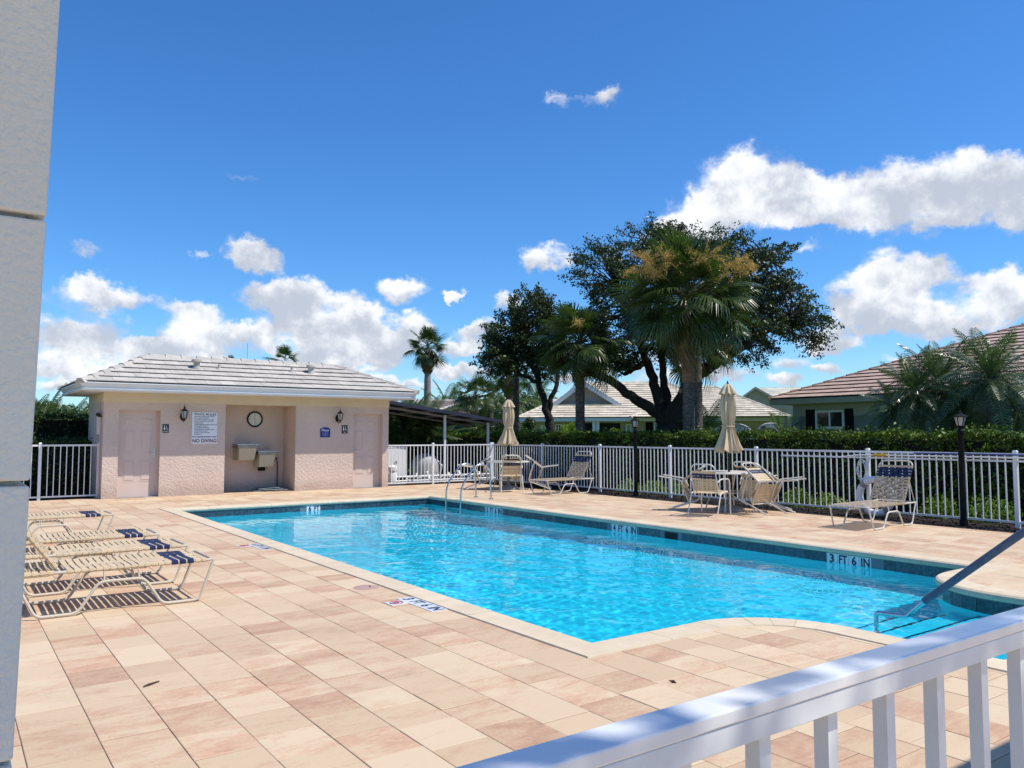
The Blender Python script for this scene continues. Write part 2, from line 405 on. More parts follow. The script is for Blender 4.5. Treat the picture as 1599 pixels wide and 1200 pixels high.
def _ptile():
    m = mat('waterline_tile', (.012, .030, .050), (.045, .085, .105), 22, .12, spec=.6, rnd=.3); return m
M_ptile = _ptile()
M_mark = mat('marker_tile_white', (.72, .74, .74), None, 3, .25)

# paver: tumbled concrete, sand to salmon, streaked along X; per-paver shift from object random + face attribute
def _paver():
    m = bpy.data.materials.new('paver'); m.use_nodes = True; N = NT(m.node_tree); b = m.node_tree.nodes['Principled BSDF']
    tc = N.node('ShaderNodeTexCoord').outputs['Object']
    at_ = N.node('ShaderNodeAttribute'); at_.attribute_name = 'rnd'
    r = N.math('FRACT', N.math('ADD', at_.outputs['Fac'], N.node('ShaderNodeObjectInfo').outputs['Random']))
    r2 = N.math('FRACT', N.math('MULTIPLY', r, 37.7)); r3 = N.math('FRACT', N.math('MULTIPLY', r, 91.3))
    off = N.node('ShaderNodeCombineXYZ'); N.put(off.inputs[0], N.math('MULTIPLY', r, 40)); N.put(off.inputs[1], N.math('MULTIPLY', r2, 40))
    v = N.vm('ADD', tc, off.outputs[0])
    st = N.noise(N.vm('MULTIPLY', v, (2.6, 6, 1)), 1.0, 6, .68, .5)[0]
    st2 = N.noise(N.vm('MULTIPLY', v, (9, 24, 1)), 1.0, 4, .65)[0]
    fine = N.noise(tc, 260, 2)[0]; cloud = N.noise(v, 2.2, 4, .6)[0]
    t = N.math('ADD', N.math('MULTIPLY_ADD', N.math('POWER', r3, 1.6), .80, -.20), N.math('MULTIPLY', N.math('SUBTRACT', st, .44), 2.6))
    t = N.math('ADD', t, N.math('MULTIPLY', N.math('SUBTRACT', st2, .5), 1.0), clamp=False)
    t = N.math('ADD', t, N.math('MULTIPLY', N.math('SUBTRACT', N.noise(tc, 38, 5, .75)[0], .5), 1.3), clamp=False)
    warm = N.mix(N.ramp(r2, 0, 1), (.62, .452, .288), (.60, .462, .305))
    col = N.mix(N.ramp(t, .05, .95), warm, (.535, .33, .21))
    col = N.mix(N.math('MULTIPLY', N.ramp(t, .7, 1.5), .8), col, (.40, .225, .145))
    col = N.mix(N.math('MULTIPLY', N.ramp(cloud, .52, .75), N.math('MULTIPLY', N.ramp(r2, .45, 1), .8)), col, (.62, .52, .35))
    col = N.mix(N.math('MULTIPLY', N.ramp(fine, .58, .75), .35), col, (.70, .60, .46))
    grime = N.noise(tc, .55, 5, .7)[0]
    col = N.mix(N.math('MULTIPLY', N.ramp(grime, .52, .78), .36), col, (.30, .22, .16))
    hv = N.node('ShaderNodeHueSaturation'); N.put(hv.inputs['Color'], col); N.put(hv.inputs['Value'], N.math('MULTIPLY_ADD', r2, .19, .86)); col = hv.outputs[0]
    spk = N.noise(tc, 17, 6, .8)[0]; col = N.mix(N.math('MULTIPLY', N.ramp(spk, .64, .74), .35), col, (.25, .18, .13))
    grey = N.noise(N.vm('MULTIPLY', tc, (1.5, 5, 1)), 1.3, 6, .72)[0]
    col = N.mix(N.math('MULTIPLY', N.ramp(grey, .66, .74), .30), col, (.25, .23, .21))
    N.put(b.inputs['Base Color'], col); b.inputs['Roughness'].default_value = .82; b.inputs['Specular IOR Level'].default_value = .3
    bn = N.node('ShaderNodeBump'); bn.inputs['Distance'].default_value = .0012; N.put(bn.inputs['Height'], N.noise(tc, 140, 4, .7)[0]); N.put(b.inputs['Normal'], bn.outputs[0])
    return m
M_paver = _paver()

def _water():
    m = bpy.data.materials.new('pool_water'); m.use_nodes = True; N = NT(m.node_tree)
    out = m.node_tree.nodes['Material Output']; m.node_tree.nodes.remove(m.node_tree.nodes['Principled BSDF'])
    rf = N.node('ShaderNodeBsdfRefraction'); rf.inputs['IOR'].default_value = 1.33; rf.inputs['Roughness'].default_value = 0
    rf.inputs['Color'].default_value = (.22, .86, .98, 1)
    gl = N.node('ShaderNodeBsdfGlossy'); gl.inputs['Roughness'].default_value = 0.0; gl.inputs['Color'].default_value = (1, 1, 1, 1)
    fr = N.node('ShaderNodeFresnel'); fr.inputs['IOR'].default_value = 1.33
    mx = N.node('ShaderNodeMixShader'); N.l.new(fr.outputs[0], mx.inputs[0]); N.l.new(rf.outputs[0], mx.inputs[1]); N.l.new(gl.outputs[0], mx.inputs[2])
    N.l.new(mx.outputs[0], out.inputs[0]); return m
M_water = _water()
# ------------------------------------------------------------------ pool outline (inner edge of the coping), counter-clockwise seen from above
PX0, PX1, PY0, PY1 = 3.70, 9.33, 4.25, 16.47
BX0, BX1, BY = 5.58, 7.86, 2.40; RC = .80
def outline():
    seg = []     # list of straight/curved runs, each a list of points
    seg.append([(PX0, PY0), (BX0 - RC, PY0)])
    seg.append([(BX0 - RC + RC * math.sin(R(a)), PY0 - RC + RC * math.cos(R(a))) for a in range(0, 91, 6)])
    seg.append([(BX0, PY0 - RC), (BX0, BY)])
    seg.append([(BX0, BY), (BX1, BY)])
    seg.append([(BX1, BY), (BX1, PY0 - RC)])
    seg.append([(BX1 + RC - RC * math.cos(R(a)), PY0 - RC + RC * math.sin(R(a))) for a in range(0, 91, 6)])
    seg.append([(BX1 + RC, PY0), (PX1, PY0)])
    seg.append([(PX1, PY0), (PX1, PY1)]); seg.append([(PX1, PY1), (PX0, PY1)]); seg.append([(PX0, PY1), (PX0, PY0)])
    return seg
SEGS = outline()
def nrm2(a, b):   # left normal (points into the pool for ccw order)
    d = Vector((b[0]-a[0], b[1]-a[1])); d.normalize(); return Vector((-d.y, d.x))
runs = []
for k, s in enumerate(SEGS):
    pts = [Vector(p) for p in s]; nn = []
    for i in range(len(pts)):
        a = nrm2(pts[max(i-1, 0)], pts[max(i-1, 0)+1]); b = nrm2(pts[min(i, len(pts)-2)], pts[min(i, len(pts)-2)+1])
        m = (a + b).normalized(); nn.append(m / max(m.dot(a), .3))
    runs.append([pts, nn])
for k in range(len(runs)):    # mitre where two runs meet
    a = runs[k-1]; b = runs[k]; na = a[1][-1]; nb = b[1][0]
    m = (na + nb).normalized(); m = m / m.dot(nb.normalized()) if m.dot(nb) > .1 else m
    a[1][-1] = m; b[1][0] = m
def lerp_run(run, s):   # point and normal at length s
    pts, nn = run; acc = 0
    for i in range(len(pts) - 1):
        L = (pts[i+1] - pts[i]).length
        if s <= acc + L + 1e-6 or i == len(pts) - 2:
            t = min(max((s - acc) / L, 0), 1); return pts[i].lerp(pts[i+1], t), nn[i].lerp(nn[i+1], t)
        acc += L
def run_len(run): return sum((run[0][i+1] - run[0][i]).length for i in range(len(run[0]) - 1))
def sweep(run, s0, s1, prof, mb=None):   # prof: (outward offset, z) closed loop
    mb = mb or MB(); L = run_len(run); curved = len(run[0]) > 2
    n = max(1, int((s1 - s0) / .10)) if curved else 1
    base = len(mb.v); k = len(prof)
    for i in range(n + 1):
        p, nv = lerp_run(run, s0 + (s1 - s0) * i / n)
        # away from the ends of a straight run the normal is the plain one
        if not curved:
            q = nrm2(run[0][0], run[0][1]); s = s0 + (s1 - s0) * i / n
            nv = run[1][0] if s < 1e-4 else run[1][-1] if s > L - 1e-4 else q
        for (o, z) in prof: mb.v.append((p.x - nv.x * o, p.y - nv.y * o, z))
    for i in range(n):
        for j in range(k):
            j2 = (j + 1) % k; mb.f.append((base+i*k+j, base+i*k+j2, base+(i+1)*k+j2, base+(i+1)*k+j))
    mb.f.append(tuple(base + j for j in range(k))[::-1]); mb.f.append(tuple(base + n*k + j for j in range(k)))
    return mb
pool = empty('swimming_pool', (6.5, 10.4, 0), 'rectangular blue swimming pool with rounded step bay and cream stone coping', 'pool')
CW = .25; ZW = -.185
cprof = [(CW, -.004), (CW, -.055), (-.01, -.065), (-.028, -.055), (-.036, -.034), (-.028, -.010), (-.008, .005), (.03, .008), (CW - .006, .008)]
for ri, run in enumerate(runs):
    L = run_len(run); step = .61 if len(run[0]) == 2 else .21
    n = max(1, round(L / step)); g_ = .0022
    for i in range(n):
        a = L * i / n + (g_ if i else 0); b = L * (i + 1) / n - (g_ if i < n - 1 else 0)
        if i == 0: a += 0
        dz = random.uniform(-.0012, .0012)
        sweep(run, a, b, [(o, z + dz) for o, z in cprof]).build('coping_stone', M_coping, pool)
# mortar bed just under the stones so the joints read as joints
mb = MB()
for run in runs: sweep(run, 0, run_len(run), [(CW - .01, -.01), (CW - .01, -.06), (-.005, -.06), (-.005, -.01)], mb)
mb.build('mortar_bed', M_coping, pool)
# waterline tiles, one by one; marker tiles carry the depths
markers = {7: [(5.79, '3 FT 6 IN', .62), (9.86, '4 FT 6 IN', .62), (13.75, '5 FT 6 IN', .62)], 8: [(6.49, '6 FT', .30)]}
def in_marker(ri, p):
    for (c, t, w) in markers.get(ri, []):
        v = p.y if ri == 7 else p.x
        cc = c - .31 if ri == 7 else c
        if abs(v - (c - 0 if ri == 8 else c)) < w / 2 + .07: return True
    return False
for ri, run in enumerate(runs):
    L = run_len(run); n = max(1, round(L / .1545))
    for i in range(n):
        a = L * i / n + .0025; b = L * (i + 1) / n - .0025; p, _ = lerp_run(run, (a + b) / 2)
        if in_marker(ri, p): continue
        if ri == 7 and abs(p.y - 8.80) < .17: continue     # skimmer mouth
        sweep(run, a, b, [(0.0, -.075), (0.0, -.226), (-.007, -.226), (-.007, -.075)]).build('waterline_tile', M_ptile, pool)
mb = MB()
for run in runs: sweep(run, 0, run_len(run), [(.01, -.06), (.01, -.24), (-.003, -.24), (-.003, -.06)], mb)
mb.build('tile_grout', mat('tile_grout_grey', (.16, .20, .22), None, 5, .8), pool)
def marker(ri, c, s, w):
    parts = s.split(' ')
    tw = .152; n = len(parts); x0 = -n * tw / 2
    for i, ch in enumerate(parts):
        xc = x0 + (i + .5) * tw
        if ri == 7:
            o = MB().box(PX1 - .010, PX1 - .002, c - xc - tw/2 + .003, c - xc + tw/2 - .003, -.226, -.072).build('depth_tile', M_mark, pool)
            M = Matrix.Translation((PX1 - .0125, c - xc, -.140)) @ Matrix.Rotation(R(-90), 4, 'Z') @ FACE_S
        else:
            o = MB().box(c + xc - tw/2 + .003, c + xc + tw/2 - .003, PY1 - .010, PY1 - .002, -.226, -.072).build('depth_tile', M_mark, pool)
            M = Matrix.Translation((c + xc, PY1 - .0125, -.140)) @ FACE_S
        text(ch, .145, M, M_navytxt, o, bold=.003, maxw=.112 if len(ch) > 1 else .062)
M_navytxt = mat('marker_navy', (.012, .018, .06), None, 3, .4)
for ri in markers:
    for (c, s, w) in markers[ri]: marker(ri, c, s, w)
MB().box(PX1 - .004, PX1 + .20, 8.66, 8.94, -.225, -.085).build('skimmer_mouth', M_dark, pool)
# basin: walls, sloping floor, steps
mb = MB()
for run in runs: sweep(run, 0, run_len(run), [(.0, -.22), (.0, -2.3), (.12, -2.3), (.12, -.22)], mb)
def zfloor(y): return -1.12 if y < 6.5 else -1.12 - .75 * min(1, (y - 6.5) / 7.5)
for i in range(26):
    y0 = 2.2 + i * .57; y1 = y0 + .57
    mb.quad((3.5, y0, zfloor(y0)), (9.5, y0, zfloor(y0)), (9.5, y1, zfloor(y1)), (3.5, y1, zfloor(y1)))
basin = mb.build('basin', M_plaster, pool); basin.cycles.is_caustics_receiver = True
for i, (ye, zt) in enumerate([(3.57, -.36), (3.90, -.58), (4.23, -.82)]):
    s = MB().box(BX0 - .3, BX1 + .3, BY - .1, ye, -1.4, zt).build('step', M_plaster, pool); s.cycles.is_caustics_receiver = True
    MB().box(BX0 + .005, BX1 - .005, ye - .022, ye + .003, zt - .03, zt + .003).build('nosing_strip', M_nose, s)

# water: a rippled surface, built from waves of many lengths
def height(x, y):
    h = np.zeros_like(x); r2 = np.random.default_rng(3)
    for i in range(46):
        lam = .075 * (1.09 ** i) if i < 30 else r2.uniform(.25, 1.1)
        th = r2.uniform(0, 2 * PI) if i % 3 else r2.normal(.6, .5)
        k = 2 * PI / lam; slope = .0105 * (1.15 if lam < .22 else .85 if lam < .5 else .65)
        h += slope / k * np.sin(k * (x * math.cos(th) + y * math.sin(th)) + r2.uniform(0, 2 * PI) + 1.1 * np.sin(.9 * x + 1.3 * y + i))
    calm = .62 + .38 * (np.sin(.7 * x + 1.3) * np.sin(.55 * y + .4))
    return h * calm
def water_patch(x0, x1, y0, y1, st):
    nx = int((x1 - x0) / st) + 1; ny = int((y1 - y0) / st) + 1
    X, Y = np.meshgrid(np.linspace(x0, x1, nx), np.linspace(y0, y1, ny)); Z = ZW + height(X, Y)
    V = np.stack([X, Y, Z], -1).reshape(-1, 3); I = np.arange(nx * ny).reshape(ny, nx)
    F = np.stack([I[:-1, :-1], I[:-1, 1:], I[1:, 1:], I[1:, :-1]], -1).reshape(-1, 4); return V, F
V, F = water_patch(PX0 - .05, PX1 + .05, BY - .05, PY1 + .05, .0215)
# keep only the part inside the basin (a little into the walls)
cx = V[F].mean(1); x, y = cx[:, 0], cx[:, 1]
ins = (y > PY0 - .05) | ((x > BX0 - .05) & (x < BX1 + .05))
ins |= (y > PY0 - RC) & (y <= PY0) & (x > BX0 - RC) & (x < BX0) & (np.hypot(x - (BX0 - RC), y - (PY0 - RC)) > RC - .05)
ins |= (y > PY0 - RC) & (y <= PY0) & (x > BX1) & (x < BX1 + RC) & (np.hypot(x - (BX1 + RC), y - (PY0 - RC)) > RC - .05)
me = np_mesh('water', V, F[ins]); me.polygons.foreach_set('use_smooth', [True] * len(me.polygons))
water = link('water', me, M_water); tag(water, kind='structure'); water.cycles.is_caustics_caster = True

# stainless ladder and the padded handrail in the step bay
lad = empty('pool_ladder', (9.6, 15.2, 0), 'bent stainless steel pool ladder with two grab rails at the deep end', 'ladder')
for y in (15.50, 14.88):
    p = fillet([(9.22, y, -1.2), (9.22, y, .30), (9.62, y, .80), (9.98, y, .74), (10.02, y, -.01)], .22, 6)
    MB().tube(p, .021, 10).build('grab_rail', M_steel, lad, True)
    MB().lathe([(.055, 0), (.055, .012), (.03, .025)], 14, (10.02, y, .001)).build('anchor_plate', M_steel, lad, True)
for z in (-.45, -.72, -1.0): MB().box(9.19, 9.27, 14.88, 15.50, z, z + .02).build('rung', M_steel, lad)
hr = empty('handrail', (6.73, 3.0, -.2), 'pool step handrail with a padded grey blue sleeve rising out of the step bay', 'handrail')
X = 6.73
MB().tube(fillet([(X, 3.93, -.9), (X, 3.93, -.115), (X, 3.66, -.10), (X, 3.50, .055), (X, 2.66, .76), (X, 2.25, .93), (X, 2.0, .90), (X, 1.95, 0.0)], .035, 5), .020, 10).build('rail_tube', M_steel, hr, True)
MB().tube(fillet([(X, 3.50, .055), (X, 2.66, .76), (X, 2.25, .93), (X, 2.03, .91)], .16, 5), .031, 12).build('padded_sleeve', mat('sleeve_fabric', (.13, .14, .19), (.10, .11, .155), 18, .8, bump=.002, bscale=90), hr, True)

# ------------------------------------------------------------------ deck of pavers
deck = empty('pool_deck', (0, 8, 0)); tag(deck, kind='structure')
OX0, OX1, OY0, OY1 = PX0 - CW, PX1 + CW, PY0 - CW, PY1 + CW
BO0, BO1, BOY = BX0 - CW, BX1 + CW, BY - CW
DX0, DX1, DY0, DY1 = -4.0, 12.85, -7.0, 20.28  # deck runs on unseen behind the camera to bounce warm light
ro = RC - CW
def hp(a, b, c): return (a, b, c)     # keep a*x+b*y<=c
cornL = [hp(math.sin(R(a)), math.cos(R(a)), math.sin(R(a)) * (BX0 - RC) + math.cos(R(a)) * (PY0 - RC) + ro + .004) for a in range(5, 90, 8)]
cornR = [hp(-math.sin(R(a)), math.cos(R(a)), -math.sin(R(a)) * (BX1 + RC) + math.cos(R(a)) * (PY0 - RC) + ro + .004) for a in range(5, 90, 8)]
e = .005
REG = [[hp(1, 0, OX0 - e)], [hp(-1, 0, -(OX1 + e))],
       [hp(-1, 0, -(OX0 - e)), hp(1, 0, OX1 + e), hp(0, -1, -(OY1 + e))],
       [hp(-1, 0, -(OX0 - e)), hp(1, 0, BO0 - e), hp(0, 1, OY0 - e)] + cornL,
       [hp(-1, 0, -(BO1 + e)), hp(1, 0, OX1 + e), hp(0, 1, OY0 - e)] + cornR,
       [hp(-1, 0, -(BO0 - e)), hp(1, 0, BO1 + e), hp(0, 1, BOY - e)]]
def clip(poly, planes):
    for (a, b, c) in planes:
        out = []; n = len(poly)
        for i in range(n):
            p, q_ = poly[i], poly[(i+1) % n]; dp = a*p[0]+b*p[1]-c; dq = a*q_[0]+b*q_[1]-c
            if dp <= 0: out.append(p)
            if (dp < 0 < dq) or (dq < 0 < dp):
                t = dp / (dp - dq); out.append((p[0]+(q_[0]-p[0])*t, p[1]+(q_[1]-p[1])*t))
        poly = out
        if len(poly) < 3: return []
    return poly
def area(P): return abs(sum(P[i][0]*P[(i+1)%len(P)][1]-P[(i+1)%len(P)][0]*P[i][1] for i in range(len(P)))) / 2
base = MB()
big = [(DX0, DY0), (DX1, DY0), (DX1, DY1), (DX0, DY1)]
for rg in REG:
    p = clip(big, [(a, b, c + .05) for a, b, c in rg])
    if p: base.prism(p, -.30, -.0045)
base.build('bedding_sand', M_grout, deck)
def paver_geo(mb, poly, dz, tilt):
    c = (sum(p[0] for p in poly)/len(poly), sum(p[1] for p in poly)/len(poly)); n = len(poly)
    def z(p): return dz + tilt[0]*(p[0]-c[0]) + tilt[1]*(p[1]-c[1])
    i = len(mb.v)
    def inset(p, d):
        v = Vector((p[0]-c[0], p[1]-c[1])); L = v.length; return (p[0]-v.x/L*d, p[1]-v.y/L*d) if L > d*2 else p
    for p in poly: mb.v.append((*p, -.012))
    for p in poly: mb.v.append((*p, z(p) - .0016))
    for p in poly: r_ = inset(p, .0042); mb.v.append((*r_, z(p)))
    mb.f.append(tuple(range(i+2*n, i+3*n)))
    for k in range(n):
        j = (k+1) % n; mb.f.append((i+k, i+j, i+n+j, i+n+k)); mb.f.append((i+n+k, i+n+j, i+2*n+j, i+2*n+k))
PW = .3065; jnt = .0021
xs = [1.87 - .305*k for k in range(21)][::-1] + [1.87 + .314*k for k in range(1, 6)] + [3.44 + .3068*k for k in range(1, 32)]
xs[0] = DX0; xs = [x for x in xs if x < DX1 - .05] + [DX1]
plist = []
for kx in range(len(xs) - 1):
    x0, x1 = xs[kx], xs[kx+1]
    if abs(x0 - 3.44) < .01: x0 = OX0 - e
    if abs(x1 - 3.44) < .01: x1 = OX0 - e + jnt
    y = DY0 - random.uniform(0, .3) if kx % 7 != 5 else 4.32 - .325 * 36
    while y < DY1:
        L = random.choice((.325, .325, .325, .325, .325, .325, .46)) if kx % 7 != 5 else .325
        y1 = min(y + L, DY1); y0 = max(y, DY0)
        if y1 - y0 > .03:
            ja, jb = jnt*random.uniform(.6, 1.3), jnt*random.uniform(.45, 1.15); rect = [(x0+ja, y0+jb), (x1-jnt, y0+jb), (x1-jnt, y1-jb), (x0+ja, y1-jb)]
            for rg in REG:
                p = clip(rect, rg)
                if p and area(p) > .0015: plist.append((p, random.uniform(-.0011, .0011), (random.uniform(-.003, .003), random.uniform(-.003, .003)), random.random()))
        y += L
# the ones that show largest in the photograph become objects of their own
def screen(p):
    cxx = sum(a[0] for a in p)/len(p); cyy = sum(a[1] for a in p)/len(p); v = np.array([cxx, cyy, -CAM_H]); d = v @ _F
    if d < .5: return -1
    u = 799.5 + 1241 * (v @ _R) / d; w = 600 - 1241 * (v @ _U) / d
    if not (20 < u < 1620 and 640 < w < 1215): return -1
    if cyy < 1.7: return -1
    return area(p) / d**3
order = sorted(range(len(plist)), key=lambda i: -screen(plist[i][0]))
near = set(order[:298]); far = MB(); fr_ = []
for i, (p, dz, tl, rr) in enumerate(plist):
    if i in near and screen(p) > 0:
        mb = MB(); paver_geo(mb, p, dz, tl); mb.build('paver', M_paver, deck)
    else:
        n0 = len(far.f); paver_geo(far, p, dz, tl); fr_ += [rr] * (len(far.f) - n0)
fo = far.build('paver_field', M_paver, deck, kind='stuff')
a_ = fo.data.attributes.new('rnd', 'FLOAT', 'FACE'); a_.data.foreach_set('value', fr_)

# ground, mulch bed and lawn
mb = MB(); G = 900
mb.quad((-G, -G, -.06), (G, -G, -.06), (G, 2.1, -.06), (-G, 2.1, -.06)); mb.quad((-G, 16.8, -.06), (G, 16.8, -.06), (G, G, -.06), (-G, G, -.06))
mb.quad((-G, 2.1, -.06), (3.4, 2.1, -.06), (3.4, 16.8, -.06), (-G, 16.8, -.06)); mb.quad((9.6, 2.1, -.06), (G, 2.1, -.06), (G, 16.8, -.06), (9.6, 16.8, -.06))
tag(mb.build('ground', M_grass), kind='structure')
tag(MB().box(DX1, 17.0, -3, 24.5, -.05, -.02).box(-4.0, DX1, DY1, 21.2, -.05, -.02).build('mulch_bed', M_mulch), kind='structure')
# bark chips
n = 5200; P = np.stack([rng.uniform(DX1 + .02, 14.7, n), rng.uniform(2, 24, n), np.full(n, -.012)], 1)
V, F = leaves(P, .05, .45, 0, .5); tag(link('bark_chips', np_mesh('bark_chips', V, F), M_mulch), kind='stuff')
# things lying on the deck
lid = MB().lathe([(.12, -.001), (.12, .003), (.112, .005), (.0, .006)], 28, (3.31, 7.03, .0)).build('skimmer_lid', mat('lid_pink', (.45, .28, .24), (.42, .27, .23), 8, .6), None, True)
tag(lid, 'round dusty pink skimmer lid set in the deck beside the pool', 'lid')
MB().tube([(3.33, 7.0, .007), (3.335, 7.0, .009)], .012, 8).build('finger_hole', M_dark, lid)
def deck_sign(cxy, s, lab, sym=True):
    x, y = cxy; e_ = empty('depth_marker', (x, y, 0), lab, 'depth marker', 'depth markers set in the deck')
    nt = 4
    for i, ch in enumerate(s.split(' ')):
        yc = y + .235 - i * .157
        t = MB().box(x - .075, x + .075, yc - .0765, yc + .0765, -.004, .0045).build('depth_tile', M_mark, e_)
        M = Matrix.Translation((x, yc, .0048)) @ Matrix.Rotation(R(-90), 4, 'Z')
        text(ch, .145, M, M_navytxt, t, bold=.005, maxw=.12 if len(ch) > 1 else .065, depth=.0006)
    if sym:
        t = MB().box(x - .235, x - .08, y + .08, y + .235, -.004, .0045).build('no_diving_tile', M_mark, e_)
        c = (x - .157, y + .157, .0055)
        ring = [(c[0] + .055 * math.cos(a * PI / 12), c[1] + .055 * math.sin(a * PI / 12), c[2]) for a in range(24)]
        MB().tube(ring, .006, 5, True).tube([(c[0]-.036, c[1]-.036, c[2]), (c[0]+.036, c[1]+.036, c[2])], .006, 5).build('prohibition_ring', mat('faded_red', (.45, .12, .14), None, 3, .5), t)
        MB().obox((c[0]-.03, c[1]+.02, .0055), (c[0]+.02, c[1]-.02, .0055), .014, .003).obox((c[0]+.0, c[1]+.03, .0055), (c[0]+.02, c[1]-.0, .0055), .010, .003).build('diver_figure', M_navytxt, t)
deck_sign((3.37, 6.07), '3 FT 6 IN', 'white depth marker reading 3 FT 6 IN in the deck at the near pool edge')
deck_sign((3.37, 10.35), '4 FT 6 IN', 'small white depth marker in the deck farther along the left pool edge')
tw = MB().tube([(.98, 5.02, .006), (1.01, 5.03, .011), (1.075, 5.075, .006)], [.004, .006, .004], 6).build('twig', mat('twig_brown', (.10, .06, .035), None, 8, .9)); tag(tw, 'short brown twig lying on the sandy pavers left of the pool', 'twig')
V, F = leaves(np.array([[3.52, 3.32, .006]]), .06, .4); l_ = link('dead_leaf', np_mesh('dead_leaf', V, F), mat('dead_leaf_brown', (.10, .06, .04), None, 8, .9)); tag(l_, 'curled brown leaf on the pavers below the pool corner', 'leaf')
# ------------------------------------------------------------------ roof tiling: tiles laid course by course on a sloping polygon
def roof_plane(origin, U, V, poly, tw, rh, m, parent, single=True, lift=.036, single_max=10**6, prefer=None, name='roof_tile', key=None):
    """origin + u*U + v*V ; poly in (u,v), v up the slope"""
    o = Vector(origin); U = Vector(U).normalized(); V = Vector(V).normalized(); Nn = U.cross(V).normalized()
    pl = []
    n = len(poly); ar = sum(poly[i][0]*poly[(i+1)%n][1]-poly[(i+1)%n][0]*poly[i][1] for i in range(n))
    P = poly if ar > 0 else poly[::-1]
    for i in range(n):
        a, b = P[i], P[(i+1)%n]; nx, ny = (b[1]-a[1]), -(b[0]-a[0]); pl.append((nx, ny, nx*a[0]+ny*a[1]))
    u0 = min(p[0] for p in P); u1 = max(p[0] for p in P); v0 = min(p[1] for p in P); v1 = max(p[1] for p in P)
    out = []; r = 0; v = v0
    while v < v1 - .03:
        u = u0 - (tw * .5 if r % 2 else 0)
        while u < u1:
            rect = [(u+.0022, v), (u+tw-.0022, v), (u+tw-.0022, v+rh), (u+.0022, v+rh)]
            p = clip(rect, pl)
            if p and area(p) > .002:
                mb = MB(); j = random.uniform(-.003, .003); k = len(p)
                top = [o + U*a + V*b + Nn*(lift + j - (lift - .006) * (b - v) / rh) for a, b in p]
                bot = [o + U*a + V*b + Nn*((lift-.015)*(1-(b-v)/rh)) for a, b in p]
                mb.v += [tuple(q_) for q_ in bot] + [tuple(q_) for q_ in top]
                mb.f.append(tuple(range(k, 2*k)))
                for i in range(k): mb.f.append((i, (i+1)%k, k+(i+1)%k, k+i))
                out.append(mb)
            u += tw
        v += rh; r += 1
    return out
def lay(tiles, m, parent, single_max, m2=None, name='roof_tile'):
    for mb in tiles[:single_max]: mb.build(name, m, parent)
    if tiles[single_max:]:
        a = MB()
        for t in tiles[single_max:]: a.add(t)
        a.build('roof_tile_field', m2 or m, parent, kind='stuff')
def ridge_caps(a, b, m, parent, L=.36, w=.24, name='ridge_cap', joined=False):
    a = Vector(a); b = Vector(b); d = b - a; n = max(1, round(d.length / L)); J = MB()
    d.normalize(); side = d.cross(Vector((0, 0, 1))).normalized(); up = side.cross(d)
    for i in range(n):
        p = a + (b - a) * (i / n); q_ = a + (b - a) * ((i + 1.12) / n if i < n - 1 else 1)
        mb = J if joined else MB(); r0, r1 = .075, .045
        P = []
        for (c, hgt, ww) in ((p, r0, w/2), (q_, r1, w/2 * .85)):
            P.append([c - side*ww - up*.035, c - side*ww*.5 + up*hgt*.8, c + up*hgt, c + side*ww*.5 + up*hgt*.8, c + side*ww - up*.035])
        i0 = len(mb.v)
        for row in P: mb.v += [tuple(x) for x in row]
        for k in range(4): mb.f.append((i0+k, i0+k+1, i0+6+k, i0+5+k))
        mb.f.append((i0, i0+1, i0+2, i0+3, i0+4)); mb.f.append((i0+9, i0+8, i0+7, i0+6, i0+5))
        if not joined: mb.build(name, m, parent)
    if joined: J.build('ridge_cap', m, parent)
def hip_roof(x0, x1, y0, y1, z, slope, inset, parent, m, tw, rh, singles, m2=None, over=None, faces='FLRB', capjoin=False, ridge_axis='x'):
    """rectangular hip roof over eaves x0..x1,y0..y1; ridge along x. returns ridge height"""
    if ridge_axis == 'x':
        ym = (y0+y1)/2; hd = (y1-y0)/2; zr = z + hd*slope; ra, rb = Vector((x0+inset, ym, zr)), Vector((x1-inset, ym, zr))
        A, B, C_, D = Vector((x0,y0,z)), Vector((x1,y0,z)), Vector((x1,y1,z)), Vector((x0,y1,z))
        planes = {'F': (A, B, [ra, rb]), 'B': (C_, D, [rb, ra]), 'L': (D, A, [ra]), 'R': (B, C_, [rb])}
    else:
        xm = (x0+x1)/2; hd = (x1-x0)/2; zr = z + hd*slope; ra, rb = Vector((xm, y0+inset, zr)), Vector((xm, y1-inset, zr))
        A, B, C_, D = Vector((x0,y0,z)), Vector((x1,y0,z)), Vector((x1,y1,z)), Vector((x0,y1,z))
        planes = {'F': (A, B, [ra]), 'R': (B, C_, [ra, rb]), 'B': (C_, D, [rb]), 'L': (D, A, [rb, ra])}
    under = MB(); tiles = []
    for k in 'FLRB':
        a, b, top = planes[k]; U = (b-a).normalized(); t0 = top[0]
        Nn = U.cross((t0 - a)).normalized(); V = Nn.cross(U).normalized()
        pts = [a, b] + top[::-1] if len(top) == 2 else [a, b, top[0]]
        poly = [((p-a).dot(U), (p-a).dot(V)) for p in pts]
        under.poly(pts)
        if k in faces: tiles += roof_plane(a + Nn*.004, U, V, poly, tw, rh, m, parent)
    under.poly([A, D, C_, B]); under.build('roof_deck', M_under, parent)
    lay(tiles, m, parent, singles, m2)
    for (p, q_) in ((A, planes['L'][2][-1] if ridge_axis == 'x' else ra), (B, rb if ridge_axis == 'x' else ra), (C_, rb), (D, ra if ridge_axis == 'x' else rb)):
        ridge_caps(p, q_, m, parent, joined=capjoin)
    ridge_caps(ra, rb, m, parent, joined=capjoin)
    return zr

